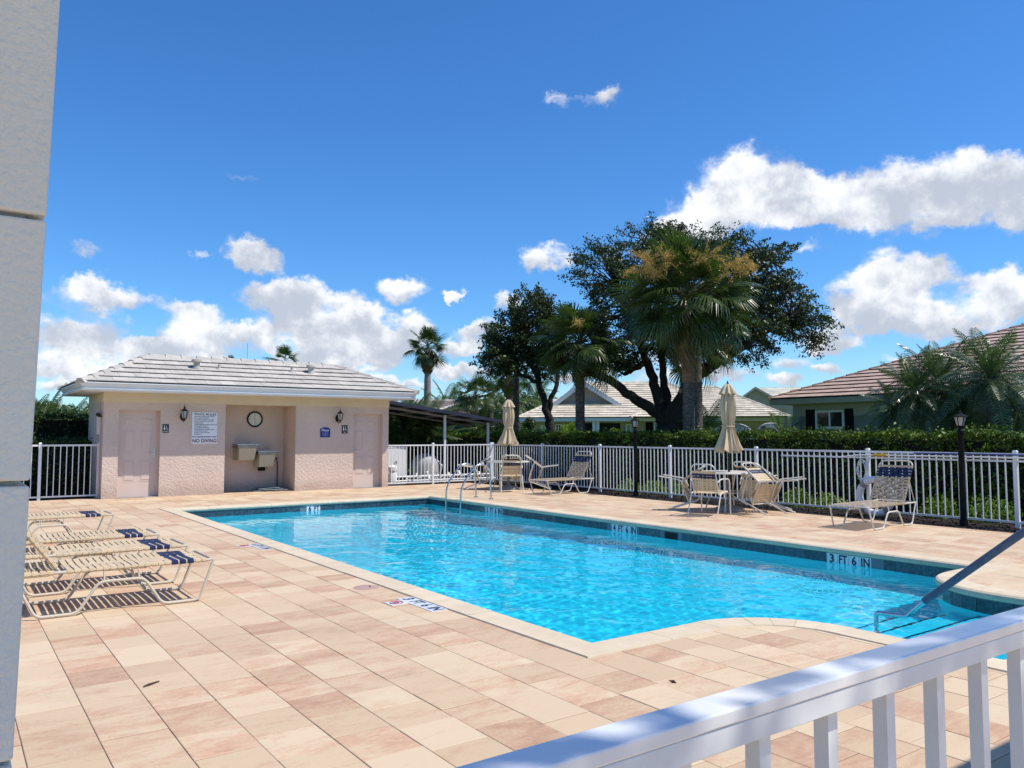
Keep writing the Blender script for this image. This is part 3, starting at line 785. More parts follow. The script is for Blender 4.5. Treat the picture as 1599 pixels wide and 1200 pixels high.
# ------------------------------------------------------------------ the pool house
HX0, HX1, HY = 2.89, 9.98, 19.90
ph = empty('pool_house', (6.4, 21, 0), 'pink stucco pool house with a pale tiled hip roof and two doors', 'building')
plan = [(HX0, HY), (3.21, HY), (3.21, HY+.26), (4.09, HY+.26), (4.09, HY), (5.57, HY), (5.57, HY+.92), (7.34, HY+.92), (7.34, HY), (8.94, HY), (8.94, HY+.26), (9.80, HY+.26), (9.80, HY), (HX1, HY), (HX1, 22.15), (HX0, 22.15)]
MB().prism(plan, -.05, 2.0).build('wall', M_pink, ph)
MB().prism([(HX0, HY), (5.57, HY), (5.57, HY+.92), (7.34, HY+.92), (7.34, HY), (HX1, HY), (HX1, 22.15), (HX0, 22.15)], 2.0, 2.182).build('wall', M_pink, ph)
MB().box(HX0 - .012, HX1 + .012, HY - .016, 22.17, 2.182, 2.40).build('frieze_band', M_band, ph, bevel=.004)
EX0, EX1, EY0, EY1 = 2.42, 10.42, 19.33, 22.72
MB().box(EX0 + .04, EX1 - .04, EY0 + .04, EY1 - .04, 2.40, 2.425).build('soffit', M_fascia, ph)
for k, (a, b) in enumerate([((EX0, EY0), (EX1, EY0)), ((EX1, EY0), (EX1, EY1)), ((EX1, EY1), (EX0, EY1)), ((EX0, EY1), (EX0, EY0))]):
    d = Vector((b[0]-a[0], b[1]-a[1])).normalized(); n_ = Vector((d.y, -d.x))
    pr = [(.0, 2.40), (.05, 2.40), (.07, 2.44), (.07, 2.455), (.045, 2.455), (.045, 2.47), (.11, 2.565), (.11, 2.585), (-.0, 2.585)]   # fascia with a moulded gutter, mitred
    mb = MB()
    for (p, s_) in ((a, -1), (b, 1)):
        for (o, z) in pr: mb.v.append((p[0] + n_.x*o + d.x*s_*o, p[1] + n_.y*o + d.y*s_*o, z))
    kk = len(pr)
    for j in range(kk): mb.f.append((j, (j+1)%kk, kk+(j+1)%kk, kk+j)[::-1])
    mb.build('fascia', M_fascia, ph)
hip_roof(EX0 - .11, EX1 + .11, EY0 - .11, EY1 + .11, 2.588, .43, 1.70, ph, M_tile, .33, .325, 290, faces='FLR')
def door(x0, x1, hinge):
    d = MB().box(x0 + .012, x1 - .012, HY + .195, HY + .235, .012, 1.985).build('door', M_door, ph, bevel=.002)
    fr = MB(); fr.box(x0, x0+.035, HY+.17, HY+.262, 0, 2.0).box(x1-.035, x1, HY+.17, HY+.262, 0, 2.0).box(x0+.035, x1-.035, HY+.17, HY+.262, 1.965, 2.0)
    fr.build('door_frame', M_door, ph)
    w = x1 - x0; cols = [(x0 + .13, x0 + w/2 - .05), (x0 + w/2 + .05, x1 - .13)]
    for (z0, z1) in ((1.66, 1.84), (1.02, 1.56), (.36, .86)):
        for (a, b) in cols:
            mb = MB(); y = HY + .195
            mb.box(a, b, y-.004, y, z0, z0+.018).box(a, b, y-.004, y, z1-.018, z1).box(a, a+.018, y-.004, y, z0+.018, z1-.018).box(b-.018, b, y-.004, y, z0+.018, z1-.018)
            i0 = .045; mb.hexa([(a+.025,y,z0+.025),(b-.025,y,z0+.025),(b-.025,y,z1-.025),(a+.025,y,z1-.025),(a+i0,y-.009,z0+i0),(b-i0,y-.009,z0+i0),(b-i0,y-.009,z1-i0),(a+i0,y-.009,z1-i0)])
            mb.build('panel', M_door, d)
    xh = x1 - .085 if hinge else x0 + .075
    MB().box(xh-.022, xh+.022, HY+.188, HY+.195, .92, 1.14).build('lock_plate', M_steel, d)
    MB().tube([(xh, HY+.19, 1.0), (xh, HY+.135, 1.0), (xh + (-.11 if hinge else .11), HY+.135, .995)], .011, 8).build('handle', M_steel, d, True)
door(3.21, 4.09, True); door(8.94, 9.80, False)
MB().box(3.21, 4.09, HY + .0, HY+.26, -.001, .012).build('threshold', M_conc, ph); MB().box(8.94, 9.80, HY, HY+.26, -.001, .012).build('threshold', M_conc, ph)
# roof vents and pipes
for (x, y, big_) in ((4.95, 20.25, 1), (5.49, 20.25, 0), (7.36, 20.3, 0), (7.88, 20.3, 1)):
    zb = 2.588 + (y - 19.22) * .43
    if big_:
        mb = MB().lathe([(.11, -.02), (.10, .05), (.075, .06), (.075, .17)], 14, (x, y, zb)).lathe([(.10, .17), (.13, .19), (.12, .24), (.03, .27)], 14, (x, y, zb))
        mb.build('roof_vent', M_tile, ph, True)
    else: MB().lathe([(.10, -.02), (.05, .06), (.035, .06), (.035, .15)], 12, (x, y, zb)).build('vent_pipe', M_tile, ph, True)
MB().tube([(6.7, 22.0, 3.1), (6.71, 22.0, 3.95)], .006, 6).build('antenna_mast', M_steel, ph)
# left end wall: disconnect box, conduit, flood light
MB().box(HX0-.07, HX0-.001, 20.25, 20.42, 1.45, 1.95).build('meter_box', M_pvc, ph, bevel=.006)
MB().tube([(HX0-.02, 20.33, 1.95), (HX0-.02, 20.33, 2.18)], .014, 8).tube([(HX0-.02, 20.15, .0), (HX0-.02, 20.15, 2.0)], .012, 8).build('conduit', M_pink_s, ph)
MB().lathe([(.03, 0), (.05, .02), (.05, .06), (.02, .08)], 12, (HX0-.08, 20.1, 1.86)).box(HX0-.09, HX0-.001, 20.08, 20.12, 1.84, 1.87).build('flood_light', M_bronze, ph)
# things fixed to the house
def wall_lamp(x, lab):
    e_ = empty('wall_lantern', (x, HY, 1.9), lab, 'wall lamp', 'carriage lamps on the pool house'); y = HY
    MB().lathe([(.001, 0), (.05, .004), (.07, .02), (.068, .028), (.001, .03)][::-1], 18).build
    mb = MB()
    for r_, d_ in ((.07, .012), (.055, .03)): 
        ring = [(x + r_*.8*math.cos(a*PI/8), y, 1.87 + r_*1.35*math.sin(a*PI/8)) for a in range(16)]; k = len(ring)
        i0 = len(mb.v); mb.v += ring + [(p[0], y - d_, p[2]) for p in ring]
        mb.f += [(i0+j, i0+(j+1)%k, i0+k+(j+1)%k, i0+k+j) for j in range(k)] + [tuple(range(i0+k, i0+2*k))]
    mb.build('back_plate', M_bronze, e_)
    MB().tube(fillet([(x, y-.02, 1.80), (x, y-.10, 1.74), (x, y-.20, 1.76), (x, y-.20, 1.82)], .05, 4), .010, 7).build('arm', M_bronze, e_, True)
    c = (x, y - .20, 1.80)
    MB().lathe([(.012, -.04), (.03, 0), (.045, .02), (.05, .03)], 6, c).lathe([(.09, .19), (.075, .21), (.03, .25), (.018, .27), (.022, .285), (.008, .30), (.004, .35)], 6, c).build('lantern_cap', M_bronze, e_)
    MB().lathe([(.045, .03), (.078, .19)], 6, c).build('lantern_glass', mat('seeded_glass', (.42, .42, .38), (.34, .34, .31), 20, .15, spec=.6), e_)
    mb = MB()
    for k in range(6):
        a = k * PI / 3; mb.obox((c[0]+.05*math.cos(a), c[1]+.05*math.sin(a), c[2]+.025), (c[0]+.084*math.cos(a), c[1]+.084*math.sin(a), c[2]+.195), .009, .009)
    mb.build('lantern_frame', M_bronze, e_)
wall_lamp(4.57, 'bronze carriage lantern beside the left door, left of the pool rules sign')
wall_lamp(8.47, 'bronze carriage lantern above the small blue sign beside the right door')
# rules sign
sg = empty('pool_rules_sign', (5.08, HY, 1.6), 'white POOL RULES sign with NO DIVING in large maroon letters', 'sign')
MB().box(4.79, 5.375, HY-.012, HY-.002, 1.222, 1.975).build('sign_board', M_paper, sg, bevel=.003)
def st(s, size, x, z, m, w=None, bold=0, parent=sg, y=HY-.0135, align='CENTER'): return text(s, size, Matrix.Translation((x, y, z)) @ FACE_S, m, parent, bold=bold, maxw=w, align=align, depth=.0008)
st('POOL RULES', .062, 5.095, 1.925, M_ink, .50, .0016)
rules = [('NO FOOD OR BEVERAGES WITHIN', .46), ('FOUR FEET OF POOL.', .33), ('NO GLASS OR ANIMALS IN POOL AREA', .45), ('POOL HOURS: DAWN TO DUSK', .44), ('BATHING LOAD', .20), ('SHOWER BEFORE ENTERING THE POOL', .52), ('NO RUNNING OR PLAY', .30), ('NO DIAPERS IN THE POOL', .35), ('CHILDREN MUST HAVE AN ADULT', .47), ('NO LIFEGUARD ON DUTY', .31), ('SWIM AT YOUR OWN RISK', .36), ('NO SMOKING', .16)]
for i, (s, w) in enumerate(rules): st(s, .027, 4.845 + w/2, 1.872 - i*.0385, M_ink, w, .0006)
st('POOL MAXIMUM DEPTH: 6 FEET', .045, 5.082, 1.385, M_ink, .555, .001)
st('NO DIVING', .115, 5.085, 1.290, M_red, .555, .003)
def restroom(x0, x1, z0, z1, lab):
    e_ = empty('restroom_sign', ((x0+x1)/2, HY, z0), lab, 'sign', 'restroom signs'); w = x1 - x0; xm = (x0+x1)/2; y = HY - .0125
    MB().box(x0, x1, HY-.011, HY-.002, z0, z1).build('sign_board', M_ink, e_, bevel=.004)
    mb = MB(); h = z1 - z0
    px = xm - w*.2; mb.lathe([(.001, -.001), (.014, 0), (.001, .001)], 10).v.clear() if False else None
    mb = MB()
    def disc(cx_, cz, r): 
        pts = [(cx_ + r*math.cos(a*PI/6), y, cz + r*math.sin(a*PI/6)) for a in range(12)]; mb.poly(pts)
    disc(px, z0 + h*.82, w*.085); mb.poly([(px-w*.05, y, z0+h*.72), (px+w*.05, y, z0+h*.72), (px+w*.15, y, z0+h*.42), (px-w*.15, y, z0+h*.42)]); mb.box(px-w*.06, px-w*.02, y-.0005, y, z0+h*.27, z0+h*.42).box(px+w*.02, px+w*.06, y-.0005, y, z0+h*.27, z0+h*.42)
    ax = xm + w*.16; disc(ax-w*.03, z0 + h*.78, w*.07); mb.obox((ax-w*.02, y, z0+h*.70), (ax, y, z0+h*.50), .0006, w*.08); mb.obox((ax, y, z0+h*.52), (ax+w*.14, y, z0+h*.50), .0006, w*.06); mb.obox((ax+w*.13, y, z0+h*.5), (ax+w*.18, y, z0+h*.33), .0006, w*.05)
    ring = [(ax + w*.03 + w*.15*math.cos(R(a)), y, z0+h*.42 + w*.15*math.sin(R(a))) for a in range(100, 361, 20)]; mb.tube(ring, .0035, 5)
    mb.build('pictogram', M_paper, e_)
    text('WOMEN' if x0 < 5 else 'MEN', .028, Matrix.Translation((xm, y, z0 + h*.13)) @ FACE_S, M_paper, e_, bold=.0008, depth=.0006)
restroom(4.135, 4.275, 1.482, 1.688, 'black restroom sign with white figures right of the left door')
restroom(8.60, 8.765, 1.472, 1.690, 'black restroom sign with white figures left of the right door')
bl = empty('blue_sign', (8.14, HY, 1.4), 'small dark blue notice with white script and a raised top edge', 'sign')
mb = MB(); prof = [(8.0, 1.372), (8.275, 1.372), (8.275, 1.60), (8.24, 1.60), (8.22, 1.63), (8.07, 1.63), (8.05, 1.60), (8.0, 1.60)]
k = len(prof); mb.v += [(x, HY-.011, z) for x, z in prof] + [(x, HY-.002, z) for x, z in prof]; mb.f += [tuple(range(k)), tuple(range(2*k-1, k-1, -1))] + [(j, k+j, k+(j+1)%k, (j+1)%k) for j in range(k)]
mb.build('sign_board', M_blue, bl)
Msh = Matrix.Identity(4); Msh[0][1] = .28
text('Please', .088, Matrix.Translation((8.138, HY-.0125, 1.555)) @ FACE_S @ Msh, M_paper, bl, bold=.001, maxw=.20, depth=.0008)
for i, (s, w) in enumerate((('SHOWER BEFORE', .17), ('ENTERING POOL', .19), ('THANK YOU', .13))): text(s, .026, Matrix.Translation((8.138, HY-.0125, 1.485 - i*.037)) @ FACE_S, mat('sign_pale_blue', (.35, .42, .75), None, 3, .5), bl, bold=.0006, maxw=w, depth=.0008)
# clock in the alcove
ck = empty('wall_clock', (6.57, HY+.92, 1.84), 'round white wall clock with a black rim above the drinking fountains', 'clock')
def disc_y(mb, cx_, y0, y1, cz, r, n=32):
    i0 = len(mb.v); mb.v += [(cx_ + r*math.cos(2*PI*a/n), y0, cz + r*math.sin(2*PI*a/n)) for a in range(n)] + [(cx_ + r*math.cos(2*PI*a/n), y1, cz + r*math.sin(2*PI*a/n)) for a in range(n)]
    mb.f += [tuple(range(i0, i0+n)), tuple(range(i0+2*n-1, i0+n-1, -1))] + [(i0+a, i0+n+a, i0+n+(a+1)%n, i0+(a+1)%n) for a in range(n)]; return mb
yb = HY + .92
MB().tube([(6.572 + .186*math.cos(2*PI*a/36), yb-.025, 1.842 + .186*math.sin(2*PI*a/36)) for a in range(36)], .020, 8, True).build('rim', M_black, ck, True)
disc_y(MB(), 6.572, yb-.022, yb-.004, 1.842, .180).build('dial', mat('dial_cream', (.66, .70, .58), None, 3, .5), ck)
for i in range(12):
    a = R(90 - 30*(i+1)); text(str(i+1), .036, Matrix.Translation((6.572 + .138*math.cos(a), yb-.0235, 1.842 + .138*math.sin(a))) @ FACE_S, M_ink, ck, name='numeral', bold=.0008, depth=.0005)
MB().obox((6.572, yb-.026, 1.825), (6.562, yb-.026, 1.94), .003, .007).build('hour_hand', M_ink, ck); MB().obox((6.57, yb-.029, 1.86), (6.578, yb-.029, 1.70), .003, .006).build('minute_hand', M_ink, ck)
# two-level drinking fountain
def fountain(x0, x1, zt, lab, spx):
    e_ = empty('drinking_fountain', ((x0+x1)/2, yb, zt-.4), lab, 'drinking fountain', 'drinking fountains in the alcove'); y0 = yb - .46
    MB().box(x0, x1, y0, yb-.001, zt-.10, zt-.012).build('basin_apron', M_steel_d, e_, bevel=.008)
    MB().box(x0-.004, x1+.004, y0-.004, y0+.03, zt-.014, zt).box(x0-.004, x1+.004, yb-.06, yb-.002, zt-.014, zt).box(x0-.004, x0+.03, y0+.03, yb-.06, zt-.014, zt).box(x1-.03, x1+.004, y0+.03, yb-.06, zt-.014, zt).build('basin_rim', M_steel, e_)
    MB().hexa([(x0+.05, y0+.10, zt-.41), (x1-.07, y0+.10, zt-.41), (x1-.07, yb-.002, zt-.41), (x0+.02, yb-.002, zt-.41), (x0+.035, y0+.015, zt-.10), (x1-.035, y0+.015, zt-.10), (x1-.035, yb-.002, zt-.10), (x0+.02, yb-.002, zt-.10)]).build('cabinet', M_putty, e_, bevel=.01)
    MB().tube([(spx, yb-.12, zt-.012), (spx, yb-.12, zt+.05), (spx-.03, yb-.16, zt+.055)], .009, 7).build('bubbler', M_steel, e_, True)
fountain(6.02, 6.54, 1.20, 'upper left drinking fountain with putty cabinet and steel basin', 6.46); fountain(6.545, 7.03, 1.02, 'lower right drinking fountain with putty cabinet and steel basin', 6.95)
ob = MB().box(6.68, 6.84, yb-.10, yb-.002, .50, .60).build('outlet_box', M_black); tag(ob, 'black electrical box on the wall under the lower fountain', 'outlet box')
# hose tap and a heap of hose
tp = empty('hose_tap', (7.18, yb, .8), 'dark standpipe and tap rising beside the alcove corner', 'tap')
MB().tube([(7.18, yb-.05, 0), (7.18, yb-.05, .72), (7.13, yb-.10, .80)], .013, 8).build('standpipe', M_bronze, tp, True); MB().lathe([(.02, 0), (.035, .01), (.02, .03)], 8, (7.13, yb-.10, .80)).build('tap_wheel', M_bronze, tp)
pts = []
for i in range(170):
    a = i * .42; rr = .17 + .09 * math.sin(i * .37) + .05 * math.sin(i * .11); pts.append((6.93 + rr*1.75*math.cos(a) + .05*math.sin(i*.2), HY + .42 + rr*math.sin(a), .018 + .065 * (i / 170) + .012 * math.sin(i*1.3)))
tag(MB().tube(pts, .013, 6).build('garden_hose', M_hose, None, True), 'heap of coiled grey garden hose on the deck below the fountains', 'hose')

# ------------------------------------------------------------------ awning over the pool plant, right of the house
aw = empty('awning', (12.3, 22, 0), 'dark navy sloping fabric awning on pale posts behind the far fence', 'awning')
AY0, AY1 = 20.9, 24.6
M_awnf = mat('awning_frame_grey', (.30, .28, .26), (.25, .235, .22), 5, .5)
def az_(x): return 2.44 - (x - 10.05) * .132
mb = MB()
NX = 12
for i in range(NX):
    xa = 10.02 + i * (14.55 - 10.02) / NX; xb = 10.02 + (i+1) * (14.55 - 10.02) / NX
    mb.hexa([(xa, AY0, az_(xa)), (xb, AY0, az_(xb)), (xb, AY1, az_(xb)-.06), (xa, AY1, az_(xa)-.06), (xa, AY0, az_(xa)+.03), (xb, AY0, az_(xb)+.03), (xb, AY1, az_(xb)-.03), (xa, AY1, az_(xa)-.03)])
mb.build('canopy', M_awn, aw)
MB().hexa([(10.02, AY0-.05, az_(10.02)-.05), (14.6, AY0-.05, az_(14.6)-.05), (14.6, AY0-.003, az_(14.6)-.05), (10.02, AY0-.003, az_(10.02)-.05), (10.02, AY0-.05, az_(10.02)+.05), (14.6, AY0-.05, az_(14.6)+.05), (14.6, AY0-.003, az_(14.6)+.05), (10.02, AY0-.003, az_(10.02)+.05)]).build('valance', M_awn, aw)
for i in range(6):
    x = 10.4 + i * .80; MB().obox((x, AY0+.02, az_(x)-.035), (x, AY1, az_(x)-.095), .035, .05).build('rafter', M_awnf, aw)
for f in (.12, .5, .9):
    y = AY0 + (AY1-AY0)*f; MB().obox((10.02, y, az_(10.02) - .10 - .06*f), (14.5, y, az_(14.5) - .10 - .06*f), .045, .06).build('beam', M_awnf, aw)
for (x, y) in ((12.55, AY0+.3), (14.15, AY0+.3), (12.55, AY1-.4), (14.3, AY1-.4)): MB().box(x-.03, x+.03, y-.03, y+.03, -.05, az_(x)-.07).build('post', M_pvc, aw)
# pool plant seen through the far fence
pl_ = empty('filter_tank', (12.2, 21.9, 0), 'large rounded pale grey filter tank behind the far fence', 'tank')
MB().lathe([(.40, -.04), (.42, .1), (.43, .5), (.40, .66), (.28, .80), (.1, .86), (.001, .87)], 28, (12.15, 21.7, 0)).build('tank_body', mat('tank_grey', (.42, .42, .41), (.36, .36, .35), 3, .6), pl_, True)
MB().lathe([(.10, .86), (.10, .92), (.04, .93)], 14, (12.15, 21.7, 0)).build('valve_head', M_black, pl_, True)
MB().tube([(12.45, 21.35, .12), (12.45, 21.2, .5), (12.45, 21.45, .62)], .03, 8).build('gauge_pipe', M_pvc, pl_, True)
def cab(x, y, w, d, h, m, lab, name='equipment_cabinet', cat='cabinet'):
    e_ = empty(name, (x, y, 0), lab, cat)
    MB().box(x-w/2, x+w/2, y-d/2, y+d/2, -.05, h).build('cabinet_body', m, e_, bevel=.012); MB().box(x-w/2-.01, x+w/2+.01, y-d/2-.01, y+d/2+.01, h, h+.03).build('lid', m, e_)
    MB().box(x-.03, x+.03, y-d/2-.02, y-d/2, h*.55, h*.62).build('latch', M_black, e_); return e_
cab(10.95, 21.6, .7, .5, 1.05, M_white, 'white equipment cabinet behind the fence against the pool house')
cab(13.2, 22.6, 1.5, .6, 1.15, M_dark, 'dark equipment cabinet under the awning behind the fence')
cab(11.4, 22.8, .5, .5, .95, M_black, 'narrow black equipment cabinet between tank and pool house', 'pump_housing', 'cabinet')
for (x, y, lab) in ((10.65, 20.95, 'upright white pool pump beside the pool house wall behind the fence'), ):
    e_ = empty('pool_pump', (x, y, 0), lab, 'pump')
    MB().lathe([(.13, -.04), (.13, .30), (.10, .36), (.14, .40), (.14, .50), (.05, .56)], 16, (x, y, 0)).build('strainer', M_pvc, e_, True); MB().tube([(x, y+.05, .15), (x+.4, y+.05, .15)], .09, 12).build('motor', M_black, e_, True)
mb = MB()
for i, z in enumerate((.08, .20)):
    mb.tube([(10.7, 20.85 + i*.1, z), (14.2, 20.85 + i*.1, z)], .035, 8)
for i in range(9): x = 11.1 + i * .37; mb.tube([(x, 20.85, .08), (x + .02, 21.05, .22 + .05*(i % 3)), (x + .14, 21.2, .12)], .03, 7).lathe([(.05, 0), (.05, .08)], 8, (x, 20.86, .06 + .1*(i % 2)))
tag(mb.build('pipework', M_pvc, None, True), 'run of white pipes and valves low behind the far fence', 'pipes')

# ------------------------------------------------------------------ white picket fences
def fence(name, a, b, posts, lab, zt=1.15, spc=.118, midrail=None, post_h=.05, zb=.07):
    a = Vector(a); b = Vector(b); L = (b-a).length; d = (b-a)/L; n_ = Vector((-d.y, d.x)); e_ = empty(name, (a.x, a.y, 0), lab, 'fence')
    def P(s, z): return Vector((a.x + d.x*s, a.y + d.y*s, z))
    posts = sorted(posts); ends = posts
    for i in range(len(posts) - 1):
        s0, s1 = posts[i] + .03, posts[i+1] - .03
        MB().obox(P(s0, zt-.018), P(s1, zt-.018), .030, .038).build('top_rail', M_alu, e_); MB().obox(P(s0, zb), P(s1, zb), .026, .034).build('bottom_rail', M_alu, e_)
        if midrail is not None and posts[i+1] > midrail[0] and posts[i] < midrail[1]:
            u0 = max(s0, midrail[0]); u1 = min(s1, midrail[1]); MB().obox(P(u0, zt-.125), P(u1, zt-.125), .026, .030).build('middle_rail', M_alu, e_)
        n = max(1, round((s1 - s0) / spc))
        for k in range(1, n):
            s = s0 + (s1-s0) * k / n; p = P(s, 0)
            o = link('picket', picket_mesh(zt, zb), None, e_); o.location = (p.x, p.y, 0); o.rotation_euler = (0, 0, math.atan2(d.y, d.x))
            o.matrix_parent_inverse = WM[e_.name].inverted()
    for s in posts:
        p = P(s, 0); MB().box(p.x-.03, p.x+.03, p.y-.03, p.y+.03, -.05, zt+.02).build('post', M_alu, e_)
        MB().hexa([(p.x-.036,p.y-.036,zt+.02),(p.x+.036,p.y-.036,zt+.02),(p.x+.036,p.y+.036,zt+.02),(p.x-.036,p.y+.036,zt+.02),(p.x-.02,p.y-.02,zt+.048),(p.x+.02,p.y-.02,zt+.048),(p.x+.02,p.y+.02,zt+.048),(p.x-.02,p.y+.02,zt+.048)]).build('post_cap', M_alu, e_)
    return e_
_pk = {}
def picket_mesh(zt, zb):
    k = (zt, zb)
    if k not in _pk: _pk[k] = MB().box(-.009, .009, -.009, .009, zb + .017, zt - .037).mesh('picket'); _pk[k].materials.append(M_alu)
    return _pk[k]
FX = 13.75
fence('side_fence', (FX, 20.35, 0), (FX, 3.18, 0), [20.35 - y for y in (20.35, 17.84, 15.41, 12.98, 10.56, 8.10, 5.64, 3.20)], 'long white picket fence along the right side of the deck before the hedge', midrail=(10.4, 17.2))
fence('far_fence', (9.99, 20.35, 0), (13.72, 20.35, 0), [0.05, 1.66, 3.70], 'short white picket fence between pool house and side fence', spc=.115)
fence('gate_fence', (-4.0, 20.32, 0), (2.88, 20.32, 0), [.1, 2.4, 4.1, 5.72, 6.87], 'white picket fence and gate left of the pool house', zt=1.22, spc=.125)
# near railing: same fence close to the camera
nf = empty('near_railing', (0, .5, 0), 'white aluminium railing in the foreground crossing the bottom right corner', 'railing')
NY0, NY1, NZ = .487, .527, 1.20
M_cap = mat('glossy_powder_coat', (.82, .82, .81), (.78, .78, .77), 5, .30, spec=.7); M_cap.node_tree.nodes['Principled BSDF'].inputs['Coat Weight'].default_value = 1; M_cap.node_tree.nodes['Principled BSDF'].inputs['Coat Roughness'].default_value = .12
MB().box(-.6, 3.4, NY0, NY1, NZ-.014, NZ).build('rail_cap', M_cap, nf, bevel=.002)
MB().box(-.6, 3.4, NY0+.0015, NY1-.0015, NZ-.036, NZ-.0145).build('top_rail', M_alu, nf, bevel=.001)
MB().box(-.6, 3.4, NY0+.002, NY1-.002, .08, .11).build('bottom_rail', M_alu, nf)
kpos = [.878 + .112 * k for k in range(-14, 22)]
pm = MB().box(-.0085, .0085, -.0085, .0085, .11, NZ - .036).mesh('baluster'); pm.materials.append(M_alu)
for x in kpos:
    if -.58 < x < 3.3: o = link('baluster', pm, None, nf); o.location = (x, .507, 0); o.matrix_parent_inverse = WM[nf.name].inverted()
for x in (-.62, 3.42): MB().box(x-.025, x+.025, .482, .532, 0, 1.24).build('post', M_alu, nf)

# ------------------------------------------------------------------ porch the photograph is taken from (column at the left edge, unseen roof strip overhead)
pc = empty('clubhouse_porch', (0, 0, 0), 'white stucco porch column with grooved joints at the left edge of the picture', 'porch')
cxr = .0575; tilt = .021
def colblk(z0, z1): 
    x0, x1 = cxr + tilt*(z0-1.4), cxr + tilt*(z1-1.4)
    return MB().hexa([(-.36, .755, z0), (x0, .755, z0), (x0, 1.15, z0), (-.36, 1.15, z0), (-.36, .755, z1), (x1, .755, z1), (x1, 1.15, z1), (-.36, 1.15, z1)])
zs = [0, .58, .994, 1.408, 1.625, 1.84, 2.2, 2.6, 2.9]
zj = [zat(755, 55, .757), zat(340, 68, .757)]
zs = [0, zj[0] - .44, zj[0] - .22, zj[0], zj[1], zj[1] + .22, zj[1] + .44, 2.9]
for a, b in zip(zs[:-1], zs[1:]): colblk(a + .0022, b - .0022).build('column_block', M_stucco_w, pc, bevel=.0022)
MB().box(-.35, cxr - .010, .762, 1.14, 0, 2.9).build('column_core', mat('joint_shadow_grey', (.34, .34, .32), None, 5, .9), pc)
MB().box(-3, 6.5, -.12, .49, 2.9, 3.05).build('porch_shade_roof', M_fascia, pc)  # unseen roof strip, sized to shade the column yet let skylight in
MB().box(-.36, cxr, .492, 1.15, 2.9, 3.05).build('column_head', M_stucco_w, pc)
MB().box(6.1, 6.45, -.1, .2, 0, 2.9).build('far_column', M_stucco_w, pc); MB().box(-2.9, -2.55, -.1, .2, 0, 2.9).build('rear_column', M_stucco_w, pc)

# ------------------------------------------------------------------ houses behind the hedge
def face_M(px, D, rz_extra=0):   # frame standing at distance D toward photo column px, x to the right, y away
    x, y = at(px, D); a = math.atan2(x, y); return Matrix.Translation((x, y, 0)) @ Matrix.Rotation(-a + rz_extra, 4, 'Z')
def set_frame(e_, M):
    e_.matrix_basis = M
    for c in bpy.data.objects:
        if c.parent is e_: c.matrix_parent_inverse = Matrix.Identity(4)
# House A: long khaki house with a tan hip roof and a gable
hA = empty('khaki_house', (0, 0, 0), 'khaki house with a broad tan tiled roof and a gable behind the hedge', 'house'); WM[hA.name] = Matrix.Identity(4)
DA = 42.0; u_ = lambda px: math.tan(math.atan((px-799.5)/1241) - math.atan((1015-799.5)/1241)) * DA      # metres right of the frame's centre line
ez = zat(652, 1015, DA); xL, xR = u_(806), u_(1232)
MB().box(xL+.8, xR-.8, .7, 9, -.06, ez-.18).build('wall', M_houseA, hA)
MB().box(xL+.02, xR-.02, .02, 9.8, ez-.20, ez-.02).build('eave_fascia', M_fascia, hA)
zr = zat(598, 960, DA+5) 
hip_roof(xL, u_(1165), 0, 9.8, ez, (zr-ez)/4.9, 3.9, hA, M_tileA, .42, .33, 0, M_tileA, faces='FLR', capjoin=True)
z2 = zat(604, 1098, DA+4)
hip_roof(u_(985), xR, -.6, 8.4, ez+.004, (z2-ez)/4.5, (xR-u_(985))/2-.6, hA, M_tileA, .42, .33, 0, M_tileA, faces='FLR', capjoin=True)
ga, gb, gp = u_(866), u_(958), u_(907); gz = zat(629, 910, DA+1.2); gt = zat(599, 907, DA+1.2)
MB().v
mb = MB(); yg = 1.9
mb.v += [(ga, yg, gz), (gb, yg, gz), (gp, yg, gt), (ga, yg+4, gz), (gb, yg+4, gz), (gp, yg+4, gt)]; mb.f += [(0, 1, 2), (3, 5, 4), (0, 3, 4, 1)]
mb.build('gable', mat('gable_grey', (.30, .29, .26), (.27, .26, .235), 2, .9), hA)
for s_, (p, q_) in enumerate((((ga-.35, gz-.12), (gp, gt+.14)), ((gp, gt+.14), (gb+.35, gz-.12)))):
    A = Vector((p[0], yg-.3, p[1])); B = Vector((q_[0], yg-.3, q_[1])); Bk = Vector((0, 4.6, 0))
    MB().hexa([A-Vector((0,0,.16)), B-Vector((0,0,.16)), B+Bk-Vector((0,0,.16)), A+Bk-Vector((0,0,.16)), A, B, B+Bk, A+Bk]).build('gable_roof', M_tileA, hA)
    MB().obox(A + Vector((0, -.03, -.08)), B + Vector((0, -.03, -.08)), .04, .24).build('barge_board', M_fascia, hA)
def window(px0, px1, py0, py1, D, parent, yf, ux, frame=M_white, glass=M_glassd, shut=False, mull=1):
    a, b = ux(px0), ux(px1); z1, z0 = zat(py0, (px0+px1)/2, D), zat(py1, (px0+px1)/2, D); t = .06
    w = MB().box(a, b, yf-.05, yf-.004, z0, z0+t).box(a, b, yf-.05, yf-.004, z1-t, z1).box(a, a+t, yf-.05, yf-.004, z0+t, z1-t).box(b-t, b, yf-.05, yf-.004, z0+t, z1-t)
    for k in range(1, mull+1): xm = a + (b-a)*k/(mull+1); w.box(xm-.025, xm+.025, yf-.045, yf-.006, z0+t, z1-t)
    zm = (z0+z1)/2; w.box(a+t, b-t, yf-.04, yf-.007, zm-.015, zm+.015)
    o = w.build('window', frame, parent); MB().box(a+t-.002, b-t+.002, yf-.03, yf-.005, z0+t-.002, z1-t+.002).build('pane', glass, o)
    if shut:
        for (p, q_) in ((a-.42, a-.03), (b+.03, b+.42)): MB().box(p, q_, yf-.05, yf-.003, z0-.02, z1+.02).build('shutter', M_black, parent)
